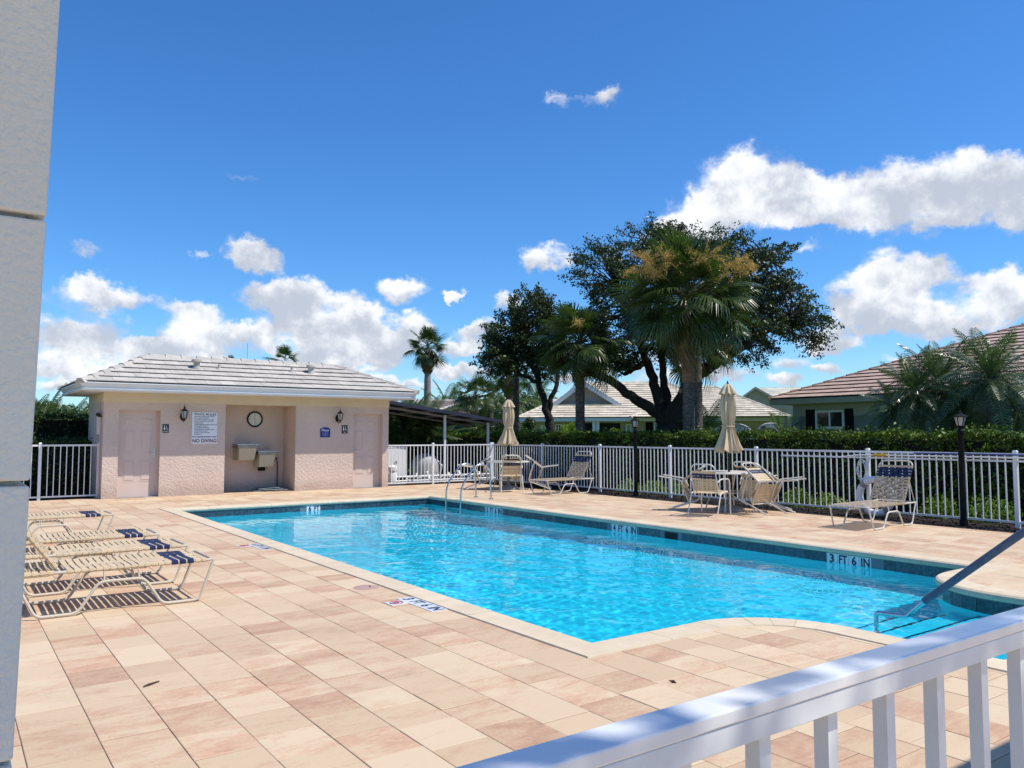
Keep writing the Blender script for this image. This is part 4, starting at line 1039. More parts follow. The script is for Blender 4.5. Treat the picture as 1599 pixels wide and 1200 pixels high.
yw = .7; pale = mat('curtained_glass', (.34, .40, .40), (.28, .34, .34), 4, .2)
for p in (842, 848, 854): window(p, p+4, 664, 670, DA, hA, yw, u_, mull=0)
window(865, 875, 662, 676, DA, hA, yw, u_); window(1021, 1040, 660, 690, DA, hA, yw, u_, glass=pale, shut=True); window(977, 992, 662, 690, DA, hA, yw, u_, glass=pale)
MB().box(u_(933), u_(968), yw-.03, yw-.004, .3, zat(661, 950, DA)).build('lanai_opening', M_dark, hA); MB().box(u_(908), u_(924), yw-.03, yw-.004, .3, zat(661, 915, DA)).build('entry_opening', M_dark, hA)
for p in (925, 931): MB().box(u_(p), u_(p)+.16, .15, .31, -.06, ez-.2).build('porch_post', M_white, hA)
set_frame(hA, face_M(1015, DA))
# House B: sage house on the right, eaves along the fence
hB = empty('sage_house', (24, 13, 0), 'sage green house with rose brown tile roof behind the hedge on the right', 'house')
bx, by1, by0, bz = 24.0, 17.86, -6.0, 2.70
MB().box(bx+.62, bx+12, by0+.6, by1-.6, -.06, bz-.62).build('wall', M_houseB, hB)
MB().box(bx+.60, bx+12.02, by0+.58, by1-.58, bz-.62, bz-.20).build('frieze_band', M_houseBt, hB)
MB().box(bx+.02, bx+12.6, by0, by1-.02, bz-.20, bz-.012).build('eave_fascia', M_houseBt, hB, bevel=.01)
MB().box(bx+.55, bx+.67, 17.0, 17.32, -.06, bz-.63).build('corner_pilaster', mat('sage_light', (.27, .30, .29), None, 3, .9), hB)
tB = []
sl = .415
A = Vector((bx, by0, bz)); D_ = Vector((bx, by1, bz)); wB = 13.0
ra = Vector((bx + wB/2, by1 - wB/2, bz + wB/2*sl)); rb_ = Vector((bx + wB/2, by0 + wB/2, bz + wB/2*sl)); C_ = Vector((bx + wB, by1, bz)); B_ = Vector((bx+wB, by0, bz))
und = MB()
for (a, b, top) in ((D_, A, [rb_, ra]), (C_, D_, [ra])):
    U = (b-a).normalized(); Nn = U.cross(top[0]-a).normalized(); V = Nn.cross(U); pts = [a, b] + top; und.poly(pts)
    tB += [(t, 0 if a is D_ else 1) for t in roof_plane(a + Nn*.004, U, V, [((p-a).dot(U), (p-a).dot(V)) for p in pts], .36, .37, None, None, lift=.045)]
und.poly([A, B_, rb_]); und.poly([B_, C_, ra, rb_]); und.poly([A, D_, C_, B_]); und.build('roof_deck', M_under, hB)
def vis(mb):
    c = np.mean(np.array(mb.v), 0) - np.array([0, 0, CAM_H]); d = c @ _F; u = 799.5 + 1241*(c @ _R)/max(d, .1); return (0 if (d > 0 and u < 1620) else 1, d)
tB.sort(key=lambda t: (t[1],) + vis(t[0])); lay([t[0] for t in tB], M_tileB, hB, 270, M_tileB2)
ridge_caps(D_, ra, mat('hip_brown', (.24, .13, .10), (.20, .11, .085), 4, .85), hB, L=.40); ridge_caps(C_, ra, M_tileB, hB, joined=True); ridge_caps(ra, rb_, M_tileB, hB, joined=True)
wx = bx + .62
def yx(px): return onx(px, wx)
def onx(px, X): d = ray(px, 678.5); return X * d[1] / d[0]
w = MB(); ya, yb_ = onx(1275, wx), onx(1320, wx); z1, z0 = 2.02, 1.55
z1 = CAM_H + ray(1297, 641)[2] / ray(1297, 641)[0] * wx; z0 = CAM_H + ray(1297, 668)[2] / ray(1297, 668)[0] * wx - .05
w.box(wx-.06, wx-.004, yb_, ya, z1-.07, z1).box(wx-.06, wx-.004, yb_, ya, z0, z0+.08).box(wx-.06, wx-.004, ya-.07, ya, z0+.08, z1-.07).box(wx-.06, wx-.004, yb_, yb_+.07, z0+.08, z1-.07).box(wx-.055, wx-.006, (ya+yb_)/2-.03, (ya+yb_)/2+.03, z0+.08, z1-.07)
wo = w.build('window', M_white, hB); MB().box(wx-.03, wx-.005, yb_+.06, ya-.06, z0+.07, z1-.06).build('pane', M_glassd, wo)
for (p, q_) in ((1260, 1274), (1321, 1334)): MB().box(wx-.05, wx-.003, onx(q_, wx), onx(p, wx), z0-.05, z1+.04).build('shutter', M_black, hB)
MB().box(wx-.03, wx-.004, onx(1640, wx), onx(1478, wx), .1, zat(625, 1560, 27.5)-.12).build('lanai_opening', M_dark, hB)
# House C: gable peeping between the two
hC = empty('far_gabled_house', (0, 0, 0), 'small far gabled roof between the khaki house and the sage house', 'house'); WM[hC.name] = Matrix.Identity(4)
DC = 58.0; uc = lambda px: math.tan(math.atan((px-799.5)/1241) - math.atan((1190-799.5)/1241)) * DC
a, b, p_ = uc(1160), uc(1208), uc(1181); zg, zt_, = zat(622, 1181, DC), zat(604, 1181, DC)
MB().box(a+.3, uc(1290), .3, 9, -.06, zg-.0).build('wall', M_houseA, hC)
mb = MB(); mb.v += [(a, 0.3, zg), (b, .3, zg), (p_, .3, zt_-.1), (a, 6, zg), (b, 6, zg), (p_, 6, zt_-.1)]; mb.f += [(0, 1, 2), (3, 5, 4), (0, 3, 5, 2), (1, 2, 5, 4)]; mb.build('gable', M_houseA, hC)
for (p, q_) in (((a-.4, zg-.15), (p_, zt_)), ((p_, zt_), (b+.2, zg+.0))):
    A = Vector((p[0], 0, p[1])); B = Vector((q_[0], 0, q_[1])); Bk = Vector((0, 6, 0)); MB().hexa([A-Vector((0,0,.15)), B-Vector((0,0,.15)), B+Bk-Vector((0,0,.15)), A+Bk-Vector((0,0,.15)), A, B, B+Bk, A+Bk]).build('gable_roof', M_tileA, hC)
mb = MB().quad((p_, .6, zt_-.03), (uc(1262), .6, zg+.1), (uc(1262), 1.2, zg+.1), (p_, 5, zt_-.03)); 
lay(roof_plane((p_-.3, 2.2, zg), (1, 0, 0), (0, .9, .42), [(0, 0), (uc(1330)-p_, 0), (uc(1330)-p_, 2.2), (0, 2.2)], .45, .36, None, None), M_tileA, hC, 0, M_tileA)
set_frame(hC, face_M(1190, DC))
# House D: pale house glimpsed under the awning
hD = empty('distant_pale_house', (0, 0, 0), 'small pale house glimpsed under the awning between the shrubs', 'house'); WM[hD.name] = Matrix.Identity(4)
DD = 44.0; ud = lambda px: math.tan(math.atan((px-799.5)/1241) - math.atan((700-799.5)/1241)) * DD
MB().box(ud(640), ud(728), 0.5, 7, -.06, zat(659, 700, DD)).build('wall', mat('grey_stucco', (.36, .37, .37), None, 3, .9), hD)
hip_roof(ud(630), ud(738), 0, 8, zat(658, 700, DD), .33, 3.6, hD, M_tile, .42, .34, 0, M_tileA, faces='FR', capjoin=True)
window(692, 704, 664, 684, DD, hD, .5, ud, mull=0); set_frame(hD, face_M(700, DD))
# two white vehicles whose roofs show above the hedge
def vehicle(px0, px1, D, zt, lab, spare):
    pm_ = (px0+px1)/2; e_ = empty('parked_van', (0, 0, 0), lab, 'van'); WM[e_.name] = Matrix.Identity(4); L = (px1-px0)/1241*D/ math.cos(math.atan((pm_-799.5)/1241)); hw = L/2
    n = 14; mb = MB(); top = []
    for i in range(n+1):
        t = -1 + 2*i/n; top.append((hw*t, zt - .34*abs(t)**3.2))
    pr = [(-hw-.35, .35), (hw+.35, .35), (hw+.3, 1.1)] + top[::-1] + [(-hw-.3, 1.1)]
    k = len(pr); mb.v += [(x, -.85, z) for x, z in pr] + [(x, .85, z) for x, z in pr]; mb.f += [tuple(range(k)), tuple(range(2*k-1, k-1, -1))] + [(j, (j+1)%k, k+(j+1)%k, k+j)[::-1] for j in range(k)]
    mb.build('body', M_car, e_, bevel=.03)
    MB().box(-hw*.72, -hw*.38, -.87, -.851, 1.45, zt-.13).build('side_window', M_glassd, e_); 
    for x in (-hw*.8, hw*.8): MB().tube([(x, -.9, .3), (x, -.7, .3)], .32, 20).tube([(x, .7, .3), (x, .9, .3)], .32, 20).build('wheel', M_black, e_)
    if spare: MB().tube([(-.05, -.98, zt-.45), (-.05, -.855, zt-.45)], .27, 22).build('spare_wheel', M_grey, e_, True)
    else: MB().box(hw*.05, hw*.8, -.87, -.851, 1.25, zt-.22).build('side_window', M_glassd, e_) if False else None
    set_frame(e_, face_M(pm_, D))
vehicle(1117, 1172, 33, zat(662, 1145, 33), 'white van roof with a dark side window showing above the hedge right of the palm', False)
vehicle(1185, 1225, 33, zat(661, 1203, 33), 'white van roof with a round grey spare wheel above the hedge by the sage house', True)
# ------------------------------------------------------------------ hedges
def hedge(name, x0, x1, y0, y1, h, n, lab, size=.075, m=None, cat='hedge'):
    e_ = empty(name, ((x0+x1)/2, (y0+y1)/2, 0), lab, cat)
    mb = MB(); st_ = .6
    nx = max(1, int((x1-x0)/st_)); ny = max(1, int((y1-y0)/st_))
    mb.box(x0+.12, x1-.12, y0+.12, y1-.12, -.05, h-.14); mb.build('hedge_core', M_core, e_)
    Ax, Ay, At = (y1-y0)*h, (x1-x0)*h, (x1-x0)*(y1-y0); tot = 2*Ax + 2*Ay + At*1.6
    out = []
    for (k, frac) in (('xl', Ax), ('xr', Ax), ('yl', Ay), ('yr', Ay), ('t', At*1.6)):
        c = int(n * frac / tot); u = rng.uniform(0, 1, (c, 3)); dep_ = np.abs(rng.normal(0, .06, c))
        X = x0 + (x1-x0)*u[:, 0]; Y = y0 + (y1-y0)*u[:, 1]; Z = h*u[:, 2]
        if k == 'xl': X = x0 + dep_
        if k == 'xr': X = x1 - dep_
        if k == 'yl': Y = y0 + dep_
        if k == 'yr': Y = y1 - dep_
        if k == 't': Z = h - dep_ * .6
        out.append(np.stack([X, Y, Z], 1))
    P = np.concatenate(out)
    hole = np.sin(P[:, 1]*1.9+P[:, 2]*2.3) + np.sin(P[:, 1]*4.7-P[:, 2]*5.1+1) + np.sin(P[:, 1]*11.3+P[:, 2]*9.7); P = P[~((hole > 1.35) & (rng.uniform(0, 1, len(P)) < .75) & (P[:, 2] < h-.15))]
    wob = .06*np.sin(P[:, 1]*2.1+P[:, 0]) + .05*np.sin(P[:, 1]*5.3+P[:, 2]*3) ; P[:, 0] += wob; P[:, 2] += .04*np.sin(P[:, 1]*3.7+1)*np.clip(P[:, 2]/h, 0, 1) + .03*np.sin(P[:, 1]*9.1)
    sp = P[P[:, 2] > h-.12]; sp = sp[(rng.uniform(0, 1, len(sp)) < .16) & (np.sin(sp[:, 1]*7.7)+np.sin(sp[:, 1]*17.3) > .2)].copy(); sp[:, 2] += rng.uniform(0, 1, len(sp))**2*.16; P = np.concatenate([P, sp])
    V, F = leaves(P, size, .52, .25, .4); tag(link('hedge_foliage', np_mesh('hedge_foliage', V, F), m or M_hedge, e_), kind='stuff'); return e_
hedge('hedge', 15.15, 16.25, 3.0, 26.2, 1.47, 90000, 'long clipped green hedge behind the right hand fence')
hedge('hedge', -3.5, 3.2, 21.4, 22.4, 1.30, 15000, 'dark hedge behind the white gate left of the pool house', m=M_bush)
hedge('hedge', 14.9, 24.0, 27.0, 28.0, 1.52, 16000, 'clipped hedge running off behind the awning', .08)
# green ground cover tufts at the foot of the hedge
def tuft(x, y, r, h, n, lab, m=M_gcov, name='groundcover_plant', cat='plant', size=.055, grp='ground cover plants at the foot of the hedge'):
    e_ = empty(name, (x, y, 0), lab, cat, grp)
    P = rng.normal(size=(n, 3)); P /= np.linalg.norm(P, axis=1, keepdims=True); P *= rng.uniform(.35, 1, (n, 1))**.5; P[:, 2] = np.abs(P[:, 2])
    P = P * np.array([r*.8, r, h]) * (1 + .2*np.sin(P[:, :1]*7 + x)) + np.array([x, y, -.03])
    V, F = leaves(P, size, .5, .5, .4); tag(link('foliage', np_mesh('foliage', V, F), m, e_), kind='stuff')
    mb = MB()
    for k in range(7): a = k*.9; mb.tube([(x, y, -.05), (x+.5*r*math.cos(a), y+.5*r*math.sin(a), h*.6)], .005, 4)
    mb.build('stems', M_bark, e_); return e_
for (x, y, r, h, lab) in ((14.45, 5.25, .50, .42, 'bright ground cover plant beside the near end post of the fence'), (14.45, 6.35, .46, .40, 'bright ground cover plant right behind the near lamp post'), (14.4, 7.15, .34, .36, 'bright ground cover plant left of the near lamp post behind the fence'),
    (14.4, 9.35, .42, .30, 'low ground cover plant left of the life ring behind the fence'), (14.4, 10.05, .36, .32, 'low ground cover plant behind the fence right of the table'), (14.4, 13.4, .42, .34, 'low ground cover plant behind the fence left of the far table'),
    (14.4, 14.1, .40, .32, 'low ground cover plant right of the far lamp post'), (14.4, 15.0, .40, .30, 'low ground cover plant left of the far lamp post')):
    tuft(x, y, r, h, 950, lab)

# ------------------------------------------------------------------ live oaks
def limb_pts(pts, D, dd):    # photo points -> 3D polyline with a depth offset per point
    return [pt(px, py, D + d_) for (px, py), d_ in zip(pts, dd)]
def smooth(P, n=5):
    out = []
    for i in range(len(P)-1):
        p0 = P[max(i-1, 0)]; p1 = P[i]; p2 = P[i+1]; p3 = P[min(i+2, len(P)-1)]
        for k in range(n):
            t = k/n; out.append(.5*((2*p1) + (p2-p0)*t + (2*p0-5*p1+4*p2-p3)*t*t + (-p0+3*p1-3*p2+p3)*t**3))
    out.append(P[-1]); return out
def oak(e_, D, limbs, blobs, ncl, nleaf, lsz, trunk_r):
    """limbs: (points px, depth offsets, r0, r1); blobs: (px,py,rx,ry,depth,half depth)"""
    anchors = []
    for i, (pp, dd, r0, r1) in enumerate(limbs):
        P = smooth(limb_pts(pp, D, dd)); n = len(P)
        P = [p + Vector((random.gauss(0, .03), random.gauss(0, .03), random.gauss(0, .02))) if 0 < k < n-1 else p for k, p in enumerate(P)]
        MB().tube(P, [r0 + (r1-r0)*k/(n-1) for k in range(n)], 12).build('trunk' if i == 0 else 'limb', M_bark, e_, True)
        if i: anchors += [(p, r0 + (r1-r0)*k/(n-1)) for k, p in enumerate(P) if k > n*.35]
    wts = np.array([b[2]*b[3]*b[5]**.5 for b in blobs]); wts /= wts.sum()
    cl = []
    while len(cl) < ncl:
        b = blobs[rng.choice(len(blobs), p=wts)]
        v = rng.normal(size=3); v /= np.linalg.norm(v); v *= rng.uniform(.30, 1)**.45
        px, py, dz = b[0] + v[0]*b[2], b[1] + v[1]*b[3], b[4] + v[2]*b[5]
        cl.append((pt(px, py, D + dz), v))
    an = np.array([a[0] for a in anchors]); tw = MB(); LV = []
    base_c = np.mean([c[0] for c in cl], 0)
    for c, v in cl:
        if random.random() < .75:
            k = int(np.argmin(np.linalg.norm(an - np.array(c), axis=1) + rng.uniform(0, .8, len(an)))); a, ar = anchors[k]
            mid = a.lerp(c, .5) + Vector((random.gauss(0, .12), random.gauss(0, .12), random.gauss(.10, .12)))
            tw.tube([a, mid, c], [min(ar*.5, .045), .022, .008], 5, cap=False)
        r = random.uniform(.18, .44); n = int(nleaf * random.uniform(.6, 1.4))
        L = rng.normal(size=(n, 3)); L /= np.linalg.norm(L, axis=1, keepdims=True); L *= rng.uniform(.1, 1, (n, 1))**.6 * r; L[:, 2] *= .7
        out_d = Vector(np.array(c) - base_c).normalized()
        k2 = int(n*.25); L[:k2] = L[:k2] * .45 + np.array(out_d) * rng.uniform(.5, 1.25, (k2, 1)) * r     # a spray poking out
        LV.append(L + np.array(c))
    tw.build('branches', M_bark, e_, kind='stuff')
    P = np.concatenate(LV); V, F = leaves(P, lsz, .5, 0, .35); tag(link('crown', np_mesh('crown', V, F), M_oak, e_), kind='stuff')
DO = 27.0
x, y = at(1045, DO); ok = empty('live_oak', (x, y, 0), 'large spreading dark live oak with forked black limbs behind the tall palm', 'tree')
oak(ok, DO, [([(1046, 760), (1046, 700), (1047, 660), (1045, 640)], [0, 0, 0, 0], .58, .42),
  ([(1040, 655), (1020, 640), (985, 618), (950, 592), (915, 580), (880, 560)], [0, -.2, -.5, -.8, -1.2, -1.6], .22, .06),
  ([(1035, 645), (1022, 600), (1010, 560), (995, 520), (975, 480), (960, 440)], [0, .2, .4, .6, .7, .8], .19, .05),
  ([(1050, 650), (1040, 610), (1036, 570), (1030, 520), (1030, 450), (1035, 390)], [0, .4, .7, 1.0, 1.1, 1.2], .16, .05),
  ([(1050, 650), (1068, 620), (1090, 590), (1120, 570), (1160, 545), (1210, 510), (1250, 490)], [0, -.1, -.3, -.6, -.8, -1, -1], .23, .05),
  ([(1068, 622), (1078, 570), (1100, 520), (1130, 470), (1170, 430), (1210, 400)], [0, .4, .8, 1.2, 1.5, 1.7], .16, .05),
  ([(1012, 565), (992, 575), (975, 585)], [.4, .2, 0], .12, .06), ([(1100, 583), (1140, 520), (1160, 470)], [-.4, .3, .6], .14, .04)],
 [(945, 425, 52, 48, .3, 1.8), (1010, 400, 60, 50, .8, 2.4), (1080, 395, 70, 48, 1.2, 2.6), (1150, 410, 60, 45, 1, 2.4), (1200, 430, 50, 50, .8, 2.0), (1225, 470, 50, 50, .5, 1.8), (1258, 505, 38, 34, .3, 1.4),
  (1190, 505, 62, 42, .2, 2.2), (1120, 500, 70, 60, 1, 2.8), (1040, 480, 72, 60, 1.0, 2.8), (970, 500, 58, 50, .4, 2.4), (950, 555, 40, 34, -.5, 1.6), (1060, 538, 60, 28, .8, 2.2), (1150, 548, 50, 24, .2, 1.8), (985, 548, 40, 24, .2, 1.6), (1225, 395, 26, 22, .6, 1.0), (1262, 535, 22, 16, .2, .8), (925, 400, 24, 22, .2, .8), (1045, 362, 26, 12, .8, .8)],
 900, 82, .10, .6)
D2 = 31.0; x, y = at(808, D2); ok2 = empty('live_oak', (x, y, 0), 'smaller dark live oak at the left end of the tree group', 'tree')
oak(ok2, D2, [([(862, 740), (860, 690), (856, 650)], [0, 0, 0], .20, .16), ([(857, 655), (845, 610), (830, 570), (812, 530), (800, 495)], [0, 0, 0, 0, 0], .15, .05), ([(856, 650), (868, 600), (872, 550)], [0, .3, .5], .12, .05), ([(845, 600), (815, 585), (785, 570)], [0, -.3, -.6], .09, .04)],
 [(825, 482, 34, 32, 0, 1.4), (795, 520, 36, 34, 0, 1.6), (835, 520, 40, 40, .3, 1.8), (780, 560, 30, 26, -.3, 1.3), (820, 565, 40, 22, 0, 1.5), (865, 520, 36, 50, .6, 1.6), (855, 570, 36, 20, .2, 1.2), (770, 540, 18, 18, 0, .8)], 330, 80, .115, .3)

# ------------------------------------------------------------------ palms
def fan_frond(name, pet, rad, bend, droop, n=40, m=None, fold=.25, seed=0):
    """fan leaf: petiole along +x bending down, then radiating split leaflets"""
    r = random.Random(seed); mb = MB(); P = []
    for i in range(6):
        t = i/5; P.append(Vector((pet*t*math.cos(bend*t*.5), 0, -pet*t*math.sin(bend*t*.5))))
    mb.tube(P, [.022, .018, .015, .013, .011, .010], 4, cap=False)
    h = P[-1]; ang0 = -bend*.5
    for k in range(n):
        a = R(-118 + 236*k/(n-1)) + r.gauss(0, .03); L = rad * (.62 + .38*math.cos(a*.55)) * r.uniform(.9, 1.06)
        d = Vector((math.cos(a)*math.cos(ang0), math.sin(a), math.cos(a)*math.sin(ang0))); side = Vector((-math.sin(a), math.cos(a), 0)); w = .021
        zf = fold * abs(math.sin(a)) * .5
        p0 = h; p1 = h + d*L*.45 + Vector((0, 0, zf*L*.25)); p2 = h + d*L*.78 + Vector((0, 0, -droop*L*.16)); p3 = h + d*L*.95 + Vector((0, 0, -droop*L*.50 - r.uniform(0, .06)))
        i = len(mb.v)
        for p, ww in ((p0, .006), (p1, w), (p2, w*.7)): mb.v += [tuple(p - side*ww), tuple(p + side*ww + Vector((0, 0, .012)))]
        mb.v.append(tuple(p3)); mb.f += [(i, i+1, i+3, i+2), (i+2, i+3, i+5, i+4), (i+4, i+5, i+6)]
    me = mb.mesh(name); me.materials.append(m or M_palm); return me
def pin_frond(name, L, droop, n=22, ll=.42, m=None, vee=.5, seed=0, wl=.022):
    r = random.Random(seed); mb = MB(); P = []
    for i in range(9):
        t = i/8; P.append(Vector((L*t*(1-.18*droop*t), 0, -droop*L*.55*t*t)))
    mb.tube(P, [.016*(1-.8*i/8) for i in range(9)], 4, cap=False)
    for k in range(n):
        t = .12 + .88*k/(n-1); q_ = t*8; i0 = min(int(q_), 7); p = P[i0].lerp(P[i0+1], q_-i0); d = (P[i0+1]-P[i0]).normalized()
        l = ll * math.sin(PI*(.12+.83*t))**.7
        for s_ in (-1, 1):
            dd = (d*.55 + Vector((0, s_, 0)) + Vector((0, 0, vee*.5))).normalized(); dn = Vector((0, 0, -1)); a = p; b = p + dd*l*.55; c = p + dd*l*.9 + dn*l*r.uniform(.22, .5); sd = d*wl*r.uniform(.8, 1.3)
            i = len(mb.v); mb.v += [tuple(a-sd*.5), tuple(a+sd*.5), tuple(b-sd), tuple(b+sd), tuple(c)]; mb.f += [(i, i+1, i+3, i+2), (i+2, i+3, i+4)]
    me = mb.mesh(name); me.materials.append(m or M_areca); return me
FAN = [fan_frond('fan_up', .85, .85, .2, .2, seed=1), fan_frond('fan_up', 1.0, .85, .4, .35, seed=2), fan_frond('fan_mid', 1.1, .88, .7, .55, seed=3), fan_frond('fan_low', 1.05, .85, .7, .9, seed=4), fan_frond('fan_low', 1.15, .8, .6, 1.2, seed=5)]
FAND = [fan_frond('fan_dry', .8, .9, 1.2, 1.5, m=M_palmd, seed=6)]
def place(parent, me, loc, az, el, sc, roll=0, name='frond'):
    o = bpy.data.objects.new(name, me); COL.objects.link(o); o.parent = parent; o.matrix_parent_inverse = WM[parent.name].inverted()
    o.location = loc; o.rotation_euler = (roll, -el, az); o.scale = (sc, sc, sc); return o
def sabal(px, D, y_top, lab, r0, r1, sc, nf, boot=None, y_base=760, lean=0, elmin=-52, grp=None, dry=2, bark=None, yt2=None):
    x, y = at(px, D); zt = zat(y_top, px, D); e_ = empty('sabal_palm', (x, y, 0), lab, 'palm tree', grp)
    n = 26; P = []; Rr = []
    for i in range(n+1):
        t = i/n; z = -.1 + (zt+.1)*t; P.append((x + lean*t*t*math.cos(AZ), y - lean*t*t*math.sin(AZ), z)); Rr.append((r0 + (r1-r0)*t) * (1 + .045*math.sin(i*2.4) + .02*math.sin(i*7.1)))
    MB().tube(P, Rr, 14).build('trunk', bark or M_pbark, e_, True)
    top = Vector(P[-1])
    if boot:    # swollen, boot-covered neck with criss-cross stubs
        z0, z1, rb = boot; J = MB()
        prof = [(r1*1.0, z0-zt), (rb*.8, z0-zt + (z1-z0)*.3), (rb, z0-zt + (z1-z0)*.6), (rb*.8, z0-zt + (z1-z0)*.9), (rb*.4, z1-zt)]
        J.lathe(prof, 14, top)
        for k in range(46):
            a = k*2.4; t = k/46; zz = z0 + (z1-z0)*t; rr = np.interp(zz-zt, [p[1] for p in prof], [p[0] for p in prof]); c = Vector((top.x + rr*.9*math.cos(a), top.y + rr*.9*math.sin(a), zz)); d = Vector((math.cos(a)*.6, math.sin(a)*.6, .8)); J.obox(c, c + d*rb*.75, rb*.32, rb*.12)
        J.build('boot_neck', M_pboot, e_)
    for k in range(nf):
        t = (k + .5)/nf; el = R(84) - (R(84) - R(elmin)) * t**.92 + random.gauss(0, .16); az = k*2.399963 + random.gauss(0, .25)
        v = 0 if t < .15 else 1 if t < .38 else 2 if t < .65 else random.choice((3, 4))
        dryf = t > 1 - dry/nf; me = FAND[0] if dryf else FAN[v]
        place(e_, me, top + Vector((0, 0, .25*sc*(1-t))), az, el, sc*random.uniform(.7, 1.15), random.gauss(0, .5))
    return e_, top
p1, top1 = sabal(1076, 22.6, 472, 'tall sabal palm with golden brown flower plumes in front of the big oak', .170, .150, 1.0, 96, dry=4, elmin=-44)
# the upper trunk is brown, its sunlit look put into the colour
MB().tube([(top1.x, top1.y, zat(598, 1076, 22.6)), (top1.x, top1.y, zat(540, 1076, 22.6)), (top1.x, top1.y, zat(470, 1076, 22.6))], [.178, .170, .155], 16).build('sunlit_brown_trunk', mat('tan_palm_trunk', (.30, .165, .09), (.17, .085, .045), 7, .9, stretch=(1, 1, 4), bump=.02, bscale=22), p1, True)
p2, top2 = sabal(906, 26.2, 540, 'sabal palm with a slim grey trunk left of the big oak', .17, .14, .86, 80, dry=3, elmin=-48)
sabal(1089, 24.6, 540, 'palm trunk standing in shade close behind the tall sabal palm', .17, .16, .8, 14, dry=0, elmin=-40)
MB().v
def plume(parent, top, px, py, D, n=900, sz=.03, sr=.3):
    c = pt(px, py, D); mb = MB(); mid = top.lerp(c, .55) + Vector((0, 0, .25)); mb.tube([top, mid, c], [.02, .014, .008], 5, cap=False); mb.build('flower_stalk', M_pboot, parent)
    o_ = Vector((c.x-top.x, c.y-top.y, 0)); o_ = o_.normalized() if o_.length > .01 else Vector((1, 0, 0)); S_ = []
    st_ = MB()
    for k in range(26):
        d = Vector((random.gauss(0, 1), random.gauss(0, 1), random.gauss(.15, .8))).normalized(); L = random.uniform(.4, 1.1)*sr*1.4; a = mid.lerp(c, random.uniform(.35, 1)); b = a + d*L - Vector((0, 0, .12*L)); st_.tube([a, a.lerp(b, .5)+Vector((0, 0, .04)), b], .006, 3, cap=False)
        m_ = n//26; t = rng.uniform(.25, 1.05, (m_, 1)); S_.append(np.array(a) + (np.array(b)-np.array(a))*t + rng.normal(0, .035, (m_, 3)))
    st_.build('flower_branches', M_flow, parent, kind='stuff')
    V, F = leaves(np.concatenate(S_), sz, .6, 0, .4); tag(link('flower_plume', np_mesh('flower_plume', V, F), M_flow, parent), kind='stuff')
for (a, b, dd, s_) in ((1000, 402, -1.1, .36), (1035, 398, -1.4, .42), (1112, 396, -1.5, .42), (1160, 408, -1.1, .36), (1183, 418, -.8, .26), (985, 420, -.8, .26), (1018, 425, -1.2, .24)): plume(p1, top1, a, b, 22.6+dd, sr=s_, n=1300)
plume(p2, top2, 905, 505, 25.0, n=700, sr=.22); plume(p1, top1, 1135, 545, 21.9, n=600, sr=.24)
sabal(667, 36, 545, 'slender palm with a small round crown standing alone right of the pool house', .20, .13, .55, 44, boot=(zat(585, 668, 36), zat(553, 668, 36), .28), dry=0, elmin=-30, bark=mat('pale_palm_bark', (.33, .29, .26), (.22, .19, .17), 6, .95, stretch=(1, 1, 4)))
sabal(794, 38, 585, 'small palm with a brown bulbous neck behind the left umbrella', .17, .12, .5, 26, boot=(zat(622, 794, 38), zat(590, 794, 38), .30), dry=0, elmin=-25)
sabal(806, 33, 585, 'thin bare palm trunk rising beside the left umbrella into the small oak', .15, .12, .7, 12, dry=0)
sabal(742, 44, 618, 'bushy low fan palm above the awning', .18, .16, .72, 40, dry=2, elmin=-35); sabal(766, 46, 624, 'second bushy fan palm above the awning, right of the first', .18, .16, .62, 30, dry=1, elmin=-35)
sabal(443, 34, 568, 'palm top showing just above the pool house ridge beside the antenna', .16, .14, .42, 18, dry=0, elmin=-20); sabal(358, 40, 568, 'tiny palm tip showing above the left part of the pool house ridge', .16, .14, .25, 14, dry=0, elmin=-10)
# feathery palms
PIN = [pin_frond('feather_up', 1.7, .35, seed=1), pin_frond('feather_mid', 1.8, .8, seed=2), pin_frond('feather_low', 1.7, 1.25, seed=3)]
M_roeb = leafmat('pygmy_palm_leaf', (.05, .085, .035), (.12, .17, .065), trans=.2, rough=.32, spec=.6)
PINR = [pin_frond('date_up', 1.35, .45, 26, .30, M_roeb, .3, 4, .015), pin_frond('date_mid', 1.45, .95, 26, .31, M_roeb, .3, 5, .015), pin_frond('date_low', 1.4, 1.5, 26, .30, M_roeb, .3, 6, .015)]
def feather(px, D, ytop, lab, sc=1, nf=26, stems=1, set_=PIN, cat='palm', name='areca_palm', grp=None, spread=.3, elmin=-15, r0=.06, y_foot=None):
    x, y = at(px, D); zt = zat(ytop, px, D); e_ = empty(name, (x, y, 0), lab, cat, grp)
    for s_ in range(stems):
        a = s_*2.4; ox, oy = (spread*math.cos(a), spread*math.sin(a)) if stems > 1 else (0, 0); z = zt * (1 if s_ == 0 else random.uniform(.55, .95)) if stems > 1 else zt
        MB().tube([(x+ox*.4, y+oy*.4, -.1), (x+ox*.8, y+oy*.8, z*.5), (x+ox, y+oy, z)], [r0*1.2, r0, r0*.8], 8).build('trunk', M_pbark, e_, True)
        for k in range(nf):
            t = (k+.5)/nf; el = R(82) - (R(82)-R(elmin))*t**.9 + random.gauss(0, .08); place(e_, set_[0 if t < .35 else 1 if t < .7 else 2], (x+ox, y+oy, z), k*2.4 + random.gauss(0, .12), el, sc*random.uniform(.85, 1.1), random.gauss(0, .3))
    return e_
G1 = 'feathery palms behind the left gate'
